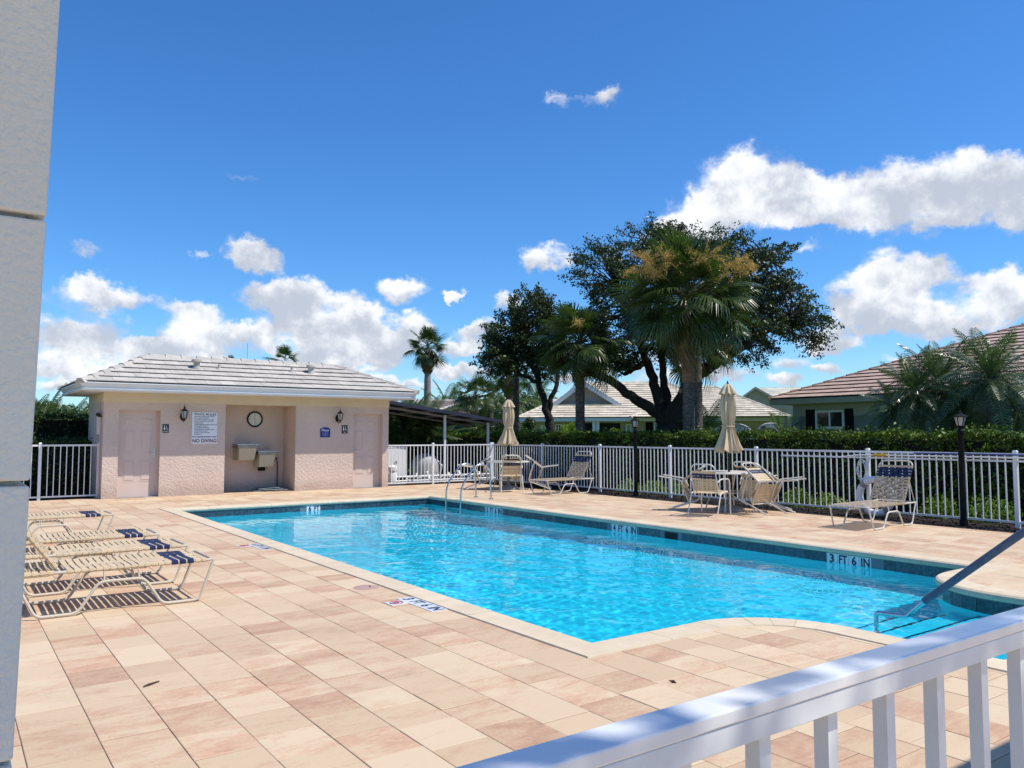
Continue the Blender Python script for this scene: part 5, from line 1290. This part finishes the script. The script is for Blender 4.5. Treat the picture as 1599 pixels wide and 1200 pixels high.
for i, (px, D, yt, s_, lab) in enumerate(((58, 25.5, 684, .75, 'feathery palm clump half hidden by the porch column'), (84, 26.5, 680, .75, 'feathery palm clump in the middle behind the left gate'), (112, 25.8, 690, .65, 'feathery palm clump just left of the pool house'), (136, 27.5, 692, .6, 'feathery palm clump touching the pool house eave on the left'), (20, 26, 670, .8, 'feathery palm clump hidden behind the column'))):
    feather(px, D, yt, lab, s_, 17, 6, grp=G1, spread=.7)
hedge('shrub_border', -3.5, 3.4, 22.8, 24.2, 1.95, 9000, 'loose dark shrub border under the feathery palms left of the pool house', .11, M_bush, 'shrubs')
G2 = 'leafy palms right of the pool house'
for i, (px, D, yt, s_, lab) in enumerate(((620, 27, 668, .85, 'leafy palm clump against the right end of the pool house under the awning'), (645, 28.5, 664, .85, 'leafy palm clump left of the lone palm trunk under the awning'), (680, 30, 670, .8, 'leafy palm clump just right of the lone palm trunk under the awning'), (608, 29, 660, .8, 'leafy palm clump partly behind the pool house corner'))):
    feather(px, D, yt, lab, s_, 14, 4, grp=G2, spread=.5)
DR = 19.6
feather(1548, 20.0, 592, 'upright pygmy date palm with arching fronds before the sage house on the right', .95, 44, 1, PINR, 'palm', 'pygmy_date_palm', None, r0=.09, elmin=-40)
feather(1432, 20.3, 612, 'left pygmy date palm with glossy drooping fronds before the sage house', .85, 40, 1, PINR, 'palm', 'pygmy_date_palm', None, r0=.08, elmin=-50)
feather(1472, 20.8, 600, 'middle pygmy date palm with long arching fronds before the sage house', .95, 40, 1, PINR, 'palm', 'pygmy_date_palm', None, r0=.08, elmin=-50)
feather(1400, 20.2, 640, 'short pygmy date palm beside the window of the sage house', .7, 32, 1, PINR, 'palm', 'pygmy_date_palm', None, r0=.07, elmin=-45)
feather(1510, 20.6, 640, 'short pygmy date palm hanging over the hedge left of the near lamp', .75, 34, 1, PINR, 'palm', 'pygmy_date_palm', None, r0=.07, elmin=-50)
feather(1590, 20.5, 640, 'pygmy date palm cut by the right edge of the picture', .8, 34, 1, PINR, 'palm', 'pygmy_date_palm', None, r0=.07, elmin=-45)
feather(1104, 27, 672, 'small dark palm just right of the tall palm trunk above the hedge', .75, 20, 1, PIN, 'palm', 'small_palm', None, elmin=-10)
feather(1222, 29, 680, 'small light palm at the left corner of the sage house', .6, 16, 1, PIN, 'palm', 'small_palm', None, elmin=-5)
feather(1066, 27, 678, 'small green palm peeking between oak and palm trunks', .5, 12, 1, PIN, 'palm', 'small_palm', None, elmin=-5)
# shrubs and far trees
def shrub(px, D, ytop, w, lab, n=2600, m=M_bush, size=.13, name='shrub', cat='shrub', grp=None, depth=1.2, ybot=None):
    x, y = at(px, D); zt = zat(ytop, px, D); e_ = empty(name, (x, y, 0), lab, cat, grp); Wd = w/1241*D; LV = []
    for k in range(max(5, n//220)):
        a = random.uniform(0, 2*PI); rr = random.uniform(0, 1)**.5; c = np.array([x + rr*Wd*math.cos(a)*.8, y + rr*Wd*math.sin(a)*.8*min(1, depth/Wd), zt*random.uniform(.25, .86)*(1-.35*rr)]); r = Wd*.42*random.uniform(.6, 1.1)
        L = rng.normal(size=(n//max(5, n//220), 3)); L /= np.linalg.norm(L, axis=1, keepdims=True); L *= rng.uniform(.2, 1, (len(L), 1))**.5*r; L[:, 2] = L[:, 2]*.8; L[:, 2] = np.maximum(L[:, 2], -c[2]); LV.append(L+c)
    P = np.concatenate(LV); s_ = zt/max(P[:, 2].max(), .1); P[:, 2] *= s_
    V, F = leaves(P, size, .5, .1, .4); tag(link('foliage', np_mesh('foliage', V, F), m, e_), kind='stuff')
    mb = MB()
    for k in range(5): a = k*1.3; mb.tube([(x, y, -.1), (x+.5*Wd*math.cos(a), y+.3*Wd*math.sin(a), zt*.7)], [.06, .02], 5)
    mb.build('trunk', M_bark, e_); return e_
shrub(880, 34, 660, 24, 'lime green shrub below the gable behind the hedge', m=M_gcov, n=2400, size=.09)
shrub(950, 34, 668, 20, 'green shrub in front of the lanai of the khaki house', m=M_gcov, n=1800, size=.09)
shrub(826, 34, 652, 22, 'loose dark shrub left of the khaki house', n=2200, size=.10)
shrub(775, 40, 655, 26, 'olive shrub behind the left umbrella', n=2600, m=M_bush, size=.13); shrub(745, 36, 662, 26, 'dark round shrub under the right end of the awning', n=2600)
shrub(722, 38, 650, 22, 'dark shrub under the middle of the awning', n=2400)
G3 = 'far trees left of the khaki house'
for (px, D, yt, w, lab) in ((722, 62, 618, 40, 'far tree mass above the awning on the left'), (770, 66, 612, 36, 'far tree between the fan palms and the left umbrella'), (825, 70, 610, 40, 'far round tree right of the left umbrella'), (868, 74, 622, 30, 'far low tree touching the khaki roof'), (700, 60, 640, 30, 'far low tree above the middle of the awning')):
    shrub(px, D, yt, w, lab, 5200, M_bush, .26, 'far_tree', 'tree', G3, 3)
for (px, D, yt) in ((800, 60, 628), (838, 62, 622), (700, 58, 645)): feather(px, D, yt, f'far feathery palm {"left of" if px<790 else "right of" if px>820 else "just behind"} the left umbrella top', 1.6, 22, 1, PIN, 'palm', 'far_palm', None, r0=.12, elmin=-35)
# small tree beside the porch, out of the picture: it dapples the near railing
nt = empty('porch_tree', (3.2, -1.6, 0), 'small loose tree beside the porch, behind and right of the camera', 'tree')
MB().tube([(3.2, -1.6, -.1), (3.15, -1.5, 1.6), (3.1, -1.0, 3.6), (3.1, -.85, 4.3)], [.09, .075, .05, .02], 9).build('trunk', M_bark, nt, True)
LV = []
for k in range(46):
    c = np.array([rng.uniform(1.3, 4.9), -.85 + rng.normal(0, .22), 4.2 + rng.normal(0, .28)]); MB().tube([(3.1, -.95, 3.8), tuple(c)], [.02, .006], 5, cap=False).build('branch', M_bark, nt); LV.append(rng.normal(0, .14, (44, 3)) + c)
P = np.concatenate(LV); V, F = leaves(P, .10, .5); tag(link('crown', np_mesh('crown', V, F), M_oak, nt), kind='stuff')
# woodland closing the horizon all round
P = []
for k in range(520):
    a = rng.uniform(0, 2*PI); d = rng.uniform(150, 210); c = np.array([d*math.sin(a), d*math.cos(a), rng.uniform(1, 4)]); L = rng.normal(size=(60, 3))*np.array([3.5, 3.5, 1.5]); P.append(L+c)
P = np.concatenate(P); P[:, 2] = np.clip(np.abs(P[:, 2]), 0, 6.5); V, F = leaves(P, 1.5, .7, .1, .4); tag(link('woodland', np_mesh('woodland', V, F), M_bush), kind='stuff')
# ------------------------------------------------------------------ strap sun loungers
def strap(mb_or, x, w, half, z, m, parent, name='strap', ang=None, hinge=None, wrap=.017):
    """one vinyl strap wrapped across the two rails, at distance x along the frame"""
    pr = []
    mb = MB(); t = .0022; y0, y1 = -half-wrap, half+wrap
    sag = .006
    ys = [(y1, -.004), (y1-.004, .014), (half-.01, wrap+.002), (0, wrap-sag), (-half+.01, wrap+.002), (y0+.004, .014), (y0, -.004), (y0+.008, -.016), (-half+.012, -.020)]
    def P(u, y, h):
        if ang is None: return (u, y, z + h)
        c, s = math.cos(ang), math.sin(ang); return (hinge[0] + u*c - h*s, y, hinge[1] + u*s + h*c)
    L = [(half-.012, -.020), (y1-.008, -.016)] + ys
    i = len(mb.v)
    for (y, h) in L: mb.v += [P(x-w/2, y, h), P(x+w/2, y, h)]
    for k in range(len(L)-1): mb.f.append((i+2*k, i+2*k+1, i+2*k+3, i+2*k+2))
    return mb.build(name, m, parent)
def lounger(lab, back=R(53), L=1.60, hinge=1.20, mS=None, weave=False, navy_back=True, navy_seat=True, mf=None):
    mS = mS or M_strap; mf = mf or M_frame
    e_ = empty('sun_lounger', (0, 0, 0), lab, 'sun lounger'); hw = .30; z = .345; r = .0125
    # rails: a U closed at the foot end
    MB().tube(fillet([(L, -hw, z), (.02, -hw, z), (.02, hw, z), (L, hw, z)], .045, 4), r, 8).build('seat_rail', mf, e_, True)
    MB().tube([(L, -hw, z), (L, hw, z)], r, 8).tube([(hinge, -hw, z-.012), (hinge, hw, z-.012)], .010, 8).build('cross_bar', mf, e_, True)
    for s_ in (-1, 1):
        y = s_*(hw + .022)
        P = fillet([(.015, y - s_*.012, z-.004), (.13, y, .012), (.43, y, .012), (.58, y, .245), (.92, y, .245), (1.07, y, .012), (1.36, y, .012), (1.52, y - s_*.012, z-.004)], .055, 4)
        MB().tube(P, r, 8).build('leg', mf, e_, True)
        for x in (.62, .88): MB().tube([(x, y, .247), (x, y - s_*.02, z-.006)], .008, 6).build('spacer', mf, e_, True)
    ca, sa = math.cos(back), math.sin(back); BL = .76
    def BP(u, y, h=0): return (hinge + u*ca - h*sa, y, z + .006 + u*sa + h*ca)
    hb = hw - .028
    pts = [BP(0, -hb), BP(BL-.10, -hb)] + [BP(BL-.10 + .10*math.sin(R(a)), -hb + .10 - .10*math.cos(R(a))) for a in range(15, 91, 15)] + [BP(BL-.10 + .10*math.cos(R(a)), hb - .10 + .10*math.sin(R(a))) for a in range(0, 90, 15)] + [BP(BL-.10, hb), BP(0, hb)]
    MB().tube(pts, r*.95, 8).build('back_frame', mf, e_, True)
    MB().tube([BP(.42, -hb), (min(hinge + .42*ca + .22, L-.03), -hb, z)], .008, 6).tube([BP(.42, hb), (min(hinge + .42*ca + .22, L-.03), hb, z)], .008, 6).tube([(min(hinge + .42*ca + .22, L-.03), -hb, z), (min(hinge + .42*ca + .22, L-.03), hb, z)], .008, 6).build('back_prop', mf, e_, True)
    x = .075; w = .040
    while x < hinge - .05:
        nv = navy_seat and .17 < x < .37; ww = .052 if nv else w
        strap(None, x + ww/2, ww, hw, z, M_navy if nv else mS, e_); x += ww + .0125
    x = hinge + .06
    while x < L - .06: strap(None, x, w, hw, z, mS, e_) if not weave else None; x += .055
    u = .06; i = 0
    while u < BL - .09:
        nv = navy_back and BL-.29 < u < BL-.14; strap(None, u, w, hb, z, M_navy if nv else mS, e_, ang=back, hinge=(hinge, z+.006)); u += .0535; i += 1
    if weave:
        for k in range(6):
            y = -hb + .075 + k*(2*hb-.15)/5; mb = MB(); pts = []
            n = int((BL-.12)/.02675)
            for j in range(n+1): uu = .04 + j*.02675; hgt = .0175 + (.0045 if (j//2 + k) % 2 else -.004); pts.append((uu, hgt))
            cut = [BL-.30, BL-.12]
            for (u0_, u1_, mm) in ((-1, cut[0], mS), (cut[0], cut[1], M_navy), (cut[1], 9, mS)):
                pp = [p for p in pts if u0_ - .03 < p[0] <= u1_]; mb = MB()
                for (uu, hg) in pp: mb.v += [BP(uu, y-.017, hg), BP(uu, y+.017, hg)]
                for j in range(len(pp)-1): mb.f.append((2*j, 2*j+1, 2*j+3, 2*j+2))
                mb.build('lengthwise_strap', mm, e_)
    return e_
def setl(e_, x, y, rz): e_.location = (x, y, .004); e_.rotation_euler = (0, 0, rz)
l1 = lounger('nearest of the four strap loungers on the left, with raised navy banded back')
setl(l1, 1.985, 7.62, PI)
GL = 'strap loungers on the left of the deck'; l1['group'] = GL
tree = {}
for c in bpy.data.objects:
    if c.parent: tree.setdefault(c.parent.name, []).append(c)
for (x, y, a, lab) in ((2.01, 8.66, .01, 'second strap lounger from the front in the left row'), (1.98, 9.76, -.01, 'third strap lounger from the front, just beyond the second'), (1.94, 12.45, .02, 'farthest strap lounger on the left, alone near the gate side of the deck')):
    c = copy_tree(l1, lab, tree); setl(c, x, y, PI + a)
lA = lounger('strap lounger with raised woven back by the fence between the far table and lamp post', R(60), weave=True, mS=M_strapd, navy_seat=False, mf=M_framew); setl(lA, 11.62, 15.25, R(4)); lA['group'] = 'woven loungers along the right fence'
lB = lounger('strap lounger with raised woven back and navy bands beside the life ring', R(60), weave=True, mS=M_strapd, navy_seat=False, mf=M_framew); setl(lB, 11.30, 7.0, R(3)); lB['group'] = 'woven loungers along the right fence'

# ------------------------------------------------------------------ strap dining chairs
def chair(lab):
    e_ = empty('strap_chair', (0, 0, 0), lab, 'chair', 'strap chairs around the tables'); r = .0125; hw = .27
    for s_ in (-1, 1):
        MB().tube(fillet([(s_*hw, .25, .012), (s_*hw, .23, .64), (s_*hw, -.20, .655), (s_*(hw-.02), -.30, .60)], .09, 5), r, 8).build('arm', M_framew, e_, True)
        MB().tube(fillet([(s_*(hw-.01), -.06, .42), (s_*hw, -.22, .40), (s_*hw, -.40, .012)], .06, 4), r, 8).build('leg', M_framew, e_, True)
    pts = [(-.225, -.20, .38), (-.225, -.335, .78)] + [(-.225 + .11 - .11*math.cos(R(a)), -.335 - .035*math.sin(R(a)), .80 + .115*math.sin(R(a))) for a in range(0, 91, 15)] + [(.225 - .11 + .11*math.sin(R(a)), -.37 + .035*(1-math.cos(R(a))), .80 + .115*math.cos(R(a))) for a in range(0, 91, 15)] + [(.225, -.335, .78), (.225, -.20, .38)]
    MB().tube(pts, r*.95, 8).build('back_frame', M_framew, e_, True)
    MB().tube(fillet([(-.225, -.20, .385), (-.245, .22, .42), (.245, .22, .42), (.225, -.20, .385)], .06, 4), r, 8, False).build('seat_frame', M_framew, e_, True)
    def wrapstrap(y, z, dy, dz, half, w, m, nm):
        d = Vector((0, dy, dz)).normalized(); nn = Vector((1, 0, 0)).cross(d); c = Vector((0, y, z)); mb = MB()
        if nn.z < 0: nn = -nn
        L = [(-half+.01, -.02), (-half-.014, -.012), (-half-.016, .004), (-half, .0155), (0, .009), (half, .0155), (half+.016, .004), (half+.014, -.012), (half-.01, -.02)]
        for (x, h) in L:
            p = c + Vector((x, 0, 0)) + nn*h; mb.v += [tuple(p - d*w/2), tuple(p + d*w/2)]
        for k in range(len(L)-1): mb.f.append((2*k, 2*k+1, 2*k+3, 2*k+2))
        mb.build(nm, m, e_)
    for i in range(8): t = (i+.5)/8; wrapstrap(-.17 + .37*t, .388 + .03*t, .42, .035, .238, .040, M_strap, 'seat_strap')
    for i in range(8):
        t = (i+.6)/8; wrapstrap(-.205 - .125*t, .42 + .37*t, -.135, .40, .222, .040, M_navy if i in (5, 6) else M_strap, 'back_strap')
    return e_
ch0 = chair('strap chair seen from behind at the near table, upright with its back to the pool')
tree = {}
for c in bpy.data.objects:
    if c.parent: tree.setdefault(c.parent.name, []).append(c)
def setchair(e_, tx, ty, ang, dist, tilt):
    """ang: direction from table centre to the chair; chair faces the table; tilt rolls it forward onto the table edge"""
    px, py = tx + dist*math.cos(ang), ty + dist*math.sin(ang); rz = ang + PI/2     # local +y points to the table
    if tilt == 0: e_.location = (px, py, .004); e_.rotation_euler = (0, 0, rz); return
    Mx = Matrix.Rotation(rz, 4, 'Z') @ Matrix.Rotation(-tilt, 4, 'X'); off_ = Mx @ Vector((0, .25, 0)); e_.rotation_euler = (-tilt, 0, rz); e_.location = (px - off_.x, py - off_.y, .02 - off_.z)
def table(x, y, lab, ulab, utop, ubot, lean):
    e_ = empty('round_table', (x, y, 0), lab, 'table', 'round patio tables')
    MB().lathe([(.02, .715), (.56, .715), (.605, .715), (.61, .728), (.60, .742), (.56, .738), (.02, .738)], 40, (x, y, 0)).build('tabletop', M_framew, e_, True)
    for k in range(4):
        a = k*PI/2 + .5; MB().tube(fillet([(x+.38*math.cos(a), y+.38*math.sin(a), .715), (x+.34*math.cos(a), y+.34*math.sin(a), .36), (x+.46*math.cos(a), y+.46*math.sin(a), .012)], .2, 5), .013, 8).build('leg', M_framew, e_, True)
    MB().tube([(x+.35*math.cos(a), y+.35*math.sin(a), .36) for a in [2*PI*k/24 for k in range(24)]], .009, 6, True).build('stretcher', M_framew, e_, True)
    b = empty('umbrella_base', (x, y, 0), 'grey weighted umbrella base under the ' + ('near' if y < 12 else 'far') + ' table', 'umbrella base', 'umbrella bases')
    MB().lathe([(.27, .002), (.275, .03), (.25, .07), (.10, .10), (.06, .12), (.035, .14), (.035, .34), (.028, .35)], 28, (x, y, 0)).build('base_weight', M_conc, b, True)
    MB().tube([(x+.03, y, .28), (x+.075, y, .28)], .012, 6).build('clamp_knob', M_black, b)
    u = empty('patio_umbrella', (x, y, 0), ulab, 'umbrella', 'closed patio umbrellas')
    MB().tube([(x, y, .14), (x, y, utop-.05)], .021, 12).build('pole', M_bronze, u, True)
    MB().lathe([(.02, utop-.06), (.026, utop-.03), (.016, utop), (.004, utop+.035)], 10, (x, y, 0)).build('finial', M_bronze, u, True)
    H_ = utop - ubot; r2 = random.Random(int(y))
    ph_ = [r2.uniform(0, 6.28) for _ in range(6)]
    def folds(amp, nf=8):
        def f(a, z):
            t = (z - ubot)/H_; return 1 + amp*(1-.25*t)*(.62*math.cos(nf*a + ph_[0] + .8*math.sin(z*3+ph_[1])) + .3*math.cos((nf*2-3)*a + ph_[2] + 2.4*z) + .12*math.cos(23*a + ph_[3]))
        return f
    K = [(0, .215), (.03, .225), (.10, .19), (.22, .135), (.34, .098), (.40, .092), (.50, .115), (.62, .128), (.74, .118), (.82, .098), (.86, .085)]
    prof = [(r_, ubot + t*H_) for t, r_ in K]; mb = MB(); n = 72
    J = MB()
    def canopy(prof_, amp, thick=.004):
        i0 = len(J.v); m_ = len(prof_)
        for (r_, z) in prof_:
            for k in range(n):
                a = 2*PI*k/n; rr = r_*folds(amp)(a, z); zz = z + (.03*math.cos(8*a + ph_[0]) if z == prof_[0][1] else 0); J.v.append((x + rr*math.cos(a) + lean*(z-ubot)*.3, y + rr*math.sin(a), zz))
        for i in range(m_-1):
            for k in range(n): J.f.append((i0+i*n+k, i0+i*n+(k+1) % n, i0+(i+1)*n+(k+1) % n, i0+(i+1)*n+k))
    canopy(prof, .40); J.build('canopy', M_canvas, u, True)
    J = MB(); 
    i0 = 0; vp = [(.145, utop - .235), (.135, utop-.20), (.10, utop-.13), (.07, utop-.07), (.03, utop-.03)]
    for (r_, z) in vp:
        for k in range(n): a = 2*PI*k/n; rr = r_*(1 + .22*math.cos(8*a+ph_[4])); J.v.append((x + rr*math.cos(a), y + rr*math.sin(a), z + (.02*math.cos(8*a+ph_[4]) if z == vp[0][1] else 0)))
    for i in range(len(vp)-1):
        for k in range(n): J.f.append((i*n+k, i*n+(k+1) % n, (i+1)*n+(k+1) % n, (i+1)*n+k))
    J.build('vent_cap', M_canvas, u, True)
    zt_ = ubot + .37*H_; MB().tube([(x + .115*math.cos(a), y + .115*math.sin(a), zt_ + .012*math.sin(a)) for a in [2*PI*k/24 for k in range(24)]], .010, 5, True).build('tie_strap', M_canvas, u)
    return e_
T1 = (12.19, 17.28); T2 = (12.15, 9.96)
table(*T2, 'round pale patio table nearest the camera with chairs leaning on it', 'closed cream patio umbrella standing at the near table on the right', 2.44, 1.12, .02)
table(*T1, 'round pale patio table at the far end by the ladder', 'closed cream patio umbrella at the far table behind the pool ladder', 2.40, 1.17, -.02)
# chairs: direction (degrees) from table, distance, tilt
camdir = lambda T: math.atan2(-T[1], -T[0])
c2 = camdir(T2); c1 = camdir(T1)
spec = [(T2, c2 - R(20), .96, 0, None), (T2, c2 + R(48), 1.12, R(70), 'strap chair tipped forward onto the near table, its straps facing the pool on the right'),
        (T2, c2 - R(95), 1.12, R(74), 'strap chair tipped onto the near table from the left, its legs poking out'), (T2, c2 + R(150), 1.15, R(70), 'strap chair leaning on the far side of the near table behind the umbrella pole'),
        (T2, c2 + R(92), 1.16, R(72), 'strap chair tipped onto the near table from the right, its legs stretched out level'),
        (T1, c1 + R(4), .92, 0, 'strap chair upright with its back to the pool at the far table'), (T1, c1 + R(85), 1.14, R(72), 'strap chair tipped onto the far table from the right, its legs stretched toward the lounger'),
        (T1, c1 - R(85), 1.14, R(72), 'strap chair tipped onto the far table from the left behind the ladder'), (T1, c1 + R(175), 1.15, R(72), 'strap chair leaning on the far side of the far table by the fence')]
for i, (T, a, d_, tl, lab) in enumerate(spec):
    c = ch0 if i == 0 else copy_tree(ch0, lab, tree); setchair(c, T[0], T[1], a, d_, tl)

# ------------------------------------------------------------------ lamp posts
def lamp(x, y, lab, zt):
    e_ = empty('lamp_post', (x, y, 0), lab, 'lamp post', 'black lamp posts along the fence'); zl = zt - .30
    MB().lathe([(.062, -.05), (.062, .06), (.048, .10), (.045, zl-.10), (.055, zl-.09), (.055, zl-.05), (.035, zl-.03), (.03, zl)], 12, (x, y, 0)).build('pole', M_black, e_, True)
    MB().lathe([(.045, 0), (.055, .015), (.050, .03)], 6, (x, y, zl)).lathe([(.115, .165), (.118, .175), (.085, .20), (.05, .215), (.03, .235), (.035, .25), (.015, .265), (.004, .30)], 6, (x, y, zl)).build('lantern_cap', M_black, e_)
    MB().lathe([(.052, .03), (.085, .165)], 6, (x, y, zl)).build('lantern_glass', MATS['seeded_glass'], e_)
    mb = MB()
    for k in range(6): a = k*PI/3; mb.obox((x+.056*math.cos(a), y+.056*math.sin(a), zl+.025), (x+.092*math.cos(a), y+.092*math.sin(a), zl+.17), .010, .010)
    mb.build('lantern_frame', M_black, e_)
x, y = at(992, 19.6); lamp(13.42, onx(992, 13.42) if False else 13.42*ray(992, 678.5)[1]/ray(992, 678.5)[0], 'black lamp post before the fence right of the far lounger', 1.90)
lamp(13.42, 13.42*ray(1500, 678.5)[1]/ray(1500, 678.5)[0], 'black lamp post before the fence near the right edge of the picture', 1.86)

# ------------------------------------------------------------------ rescue gear on the fence
yr = 13.66*ray(1357, 678.5)[1]/ray(1357, 678.5)[0]
rb = empty('life_ring', (13.62, yr, .4), 'white life ring with grey bands hanging on the fence behind the near lounger', 'life ring')
c = Vector((13.60, yr - .12, .34)); ringp = []
for seg in range(4):
    a0, a1 = seg*90 + 45 + 9, seg*90 + 135 - 9
    MB().tube([(c.x, c.y + .30*math.cos(R(a)), c.z + .30*math.sin(R(a))) for a in np.linspace(a0, a1, 9)], .062, 12).build('ring_section', M_white, rb, True)
    MB().tube([(c.x, c.y + .30*math.cos(R(a)), c.z + .30*math.sin(R(a))) for a in np.linspace(a1, a1+18, 4)], .064, 12).build('band', M_grey, rb, True)
pts = []
for i in range(90): a = i*.42; pts.append((13.66 + .01*math.sin(i), yr + .16 + (.085 + .02*math.sin(i*.31))*math.cos(a), .80 + (.17 + .03*math.sin(i*.23))*math.sin(a)))
pts += [(13.64, yr+.12, .62), (13.62, yr+.10, .52), (13.60, yr, .60)]
tag(MB().tube(pts, .006, 5).build('throw_rope', M_pvc, None, True), 'white coiled throw rope hanging on the fence post above the life ring', 'rope')
pole = empty('rescue_pole', (13.64, 6.5, 1.1), 'long white rescue pole laid along the fence below its top rail', 'pole')
MB().tube([(13.66, 8.62, 1.02), (13.66, 8.25, 1.07), (13.67, 8.1, 1.075), (13.67, 3.3, 1.085)], .014, 8).build('shaft', M_pvc, pole, True)
MB().tube([(13.665, 7.95, 1.075), (13.665, 7.70, 1.077)], .024, 8).build('yellow_grip', mat('grip_yellow', (.65, .38, .03), None, 3, .5), pole, True)
MB().tube([(13.66, 7.2, 1.125), (13.66, 3.3, 1.13)], .012, 8).build('blue_shaft', mat('pole_blue', (.04, .06, .25), None, 3, .4), pole, True)
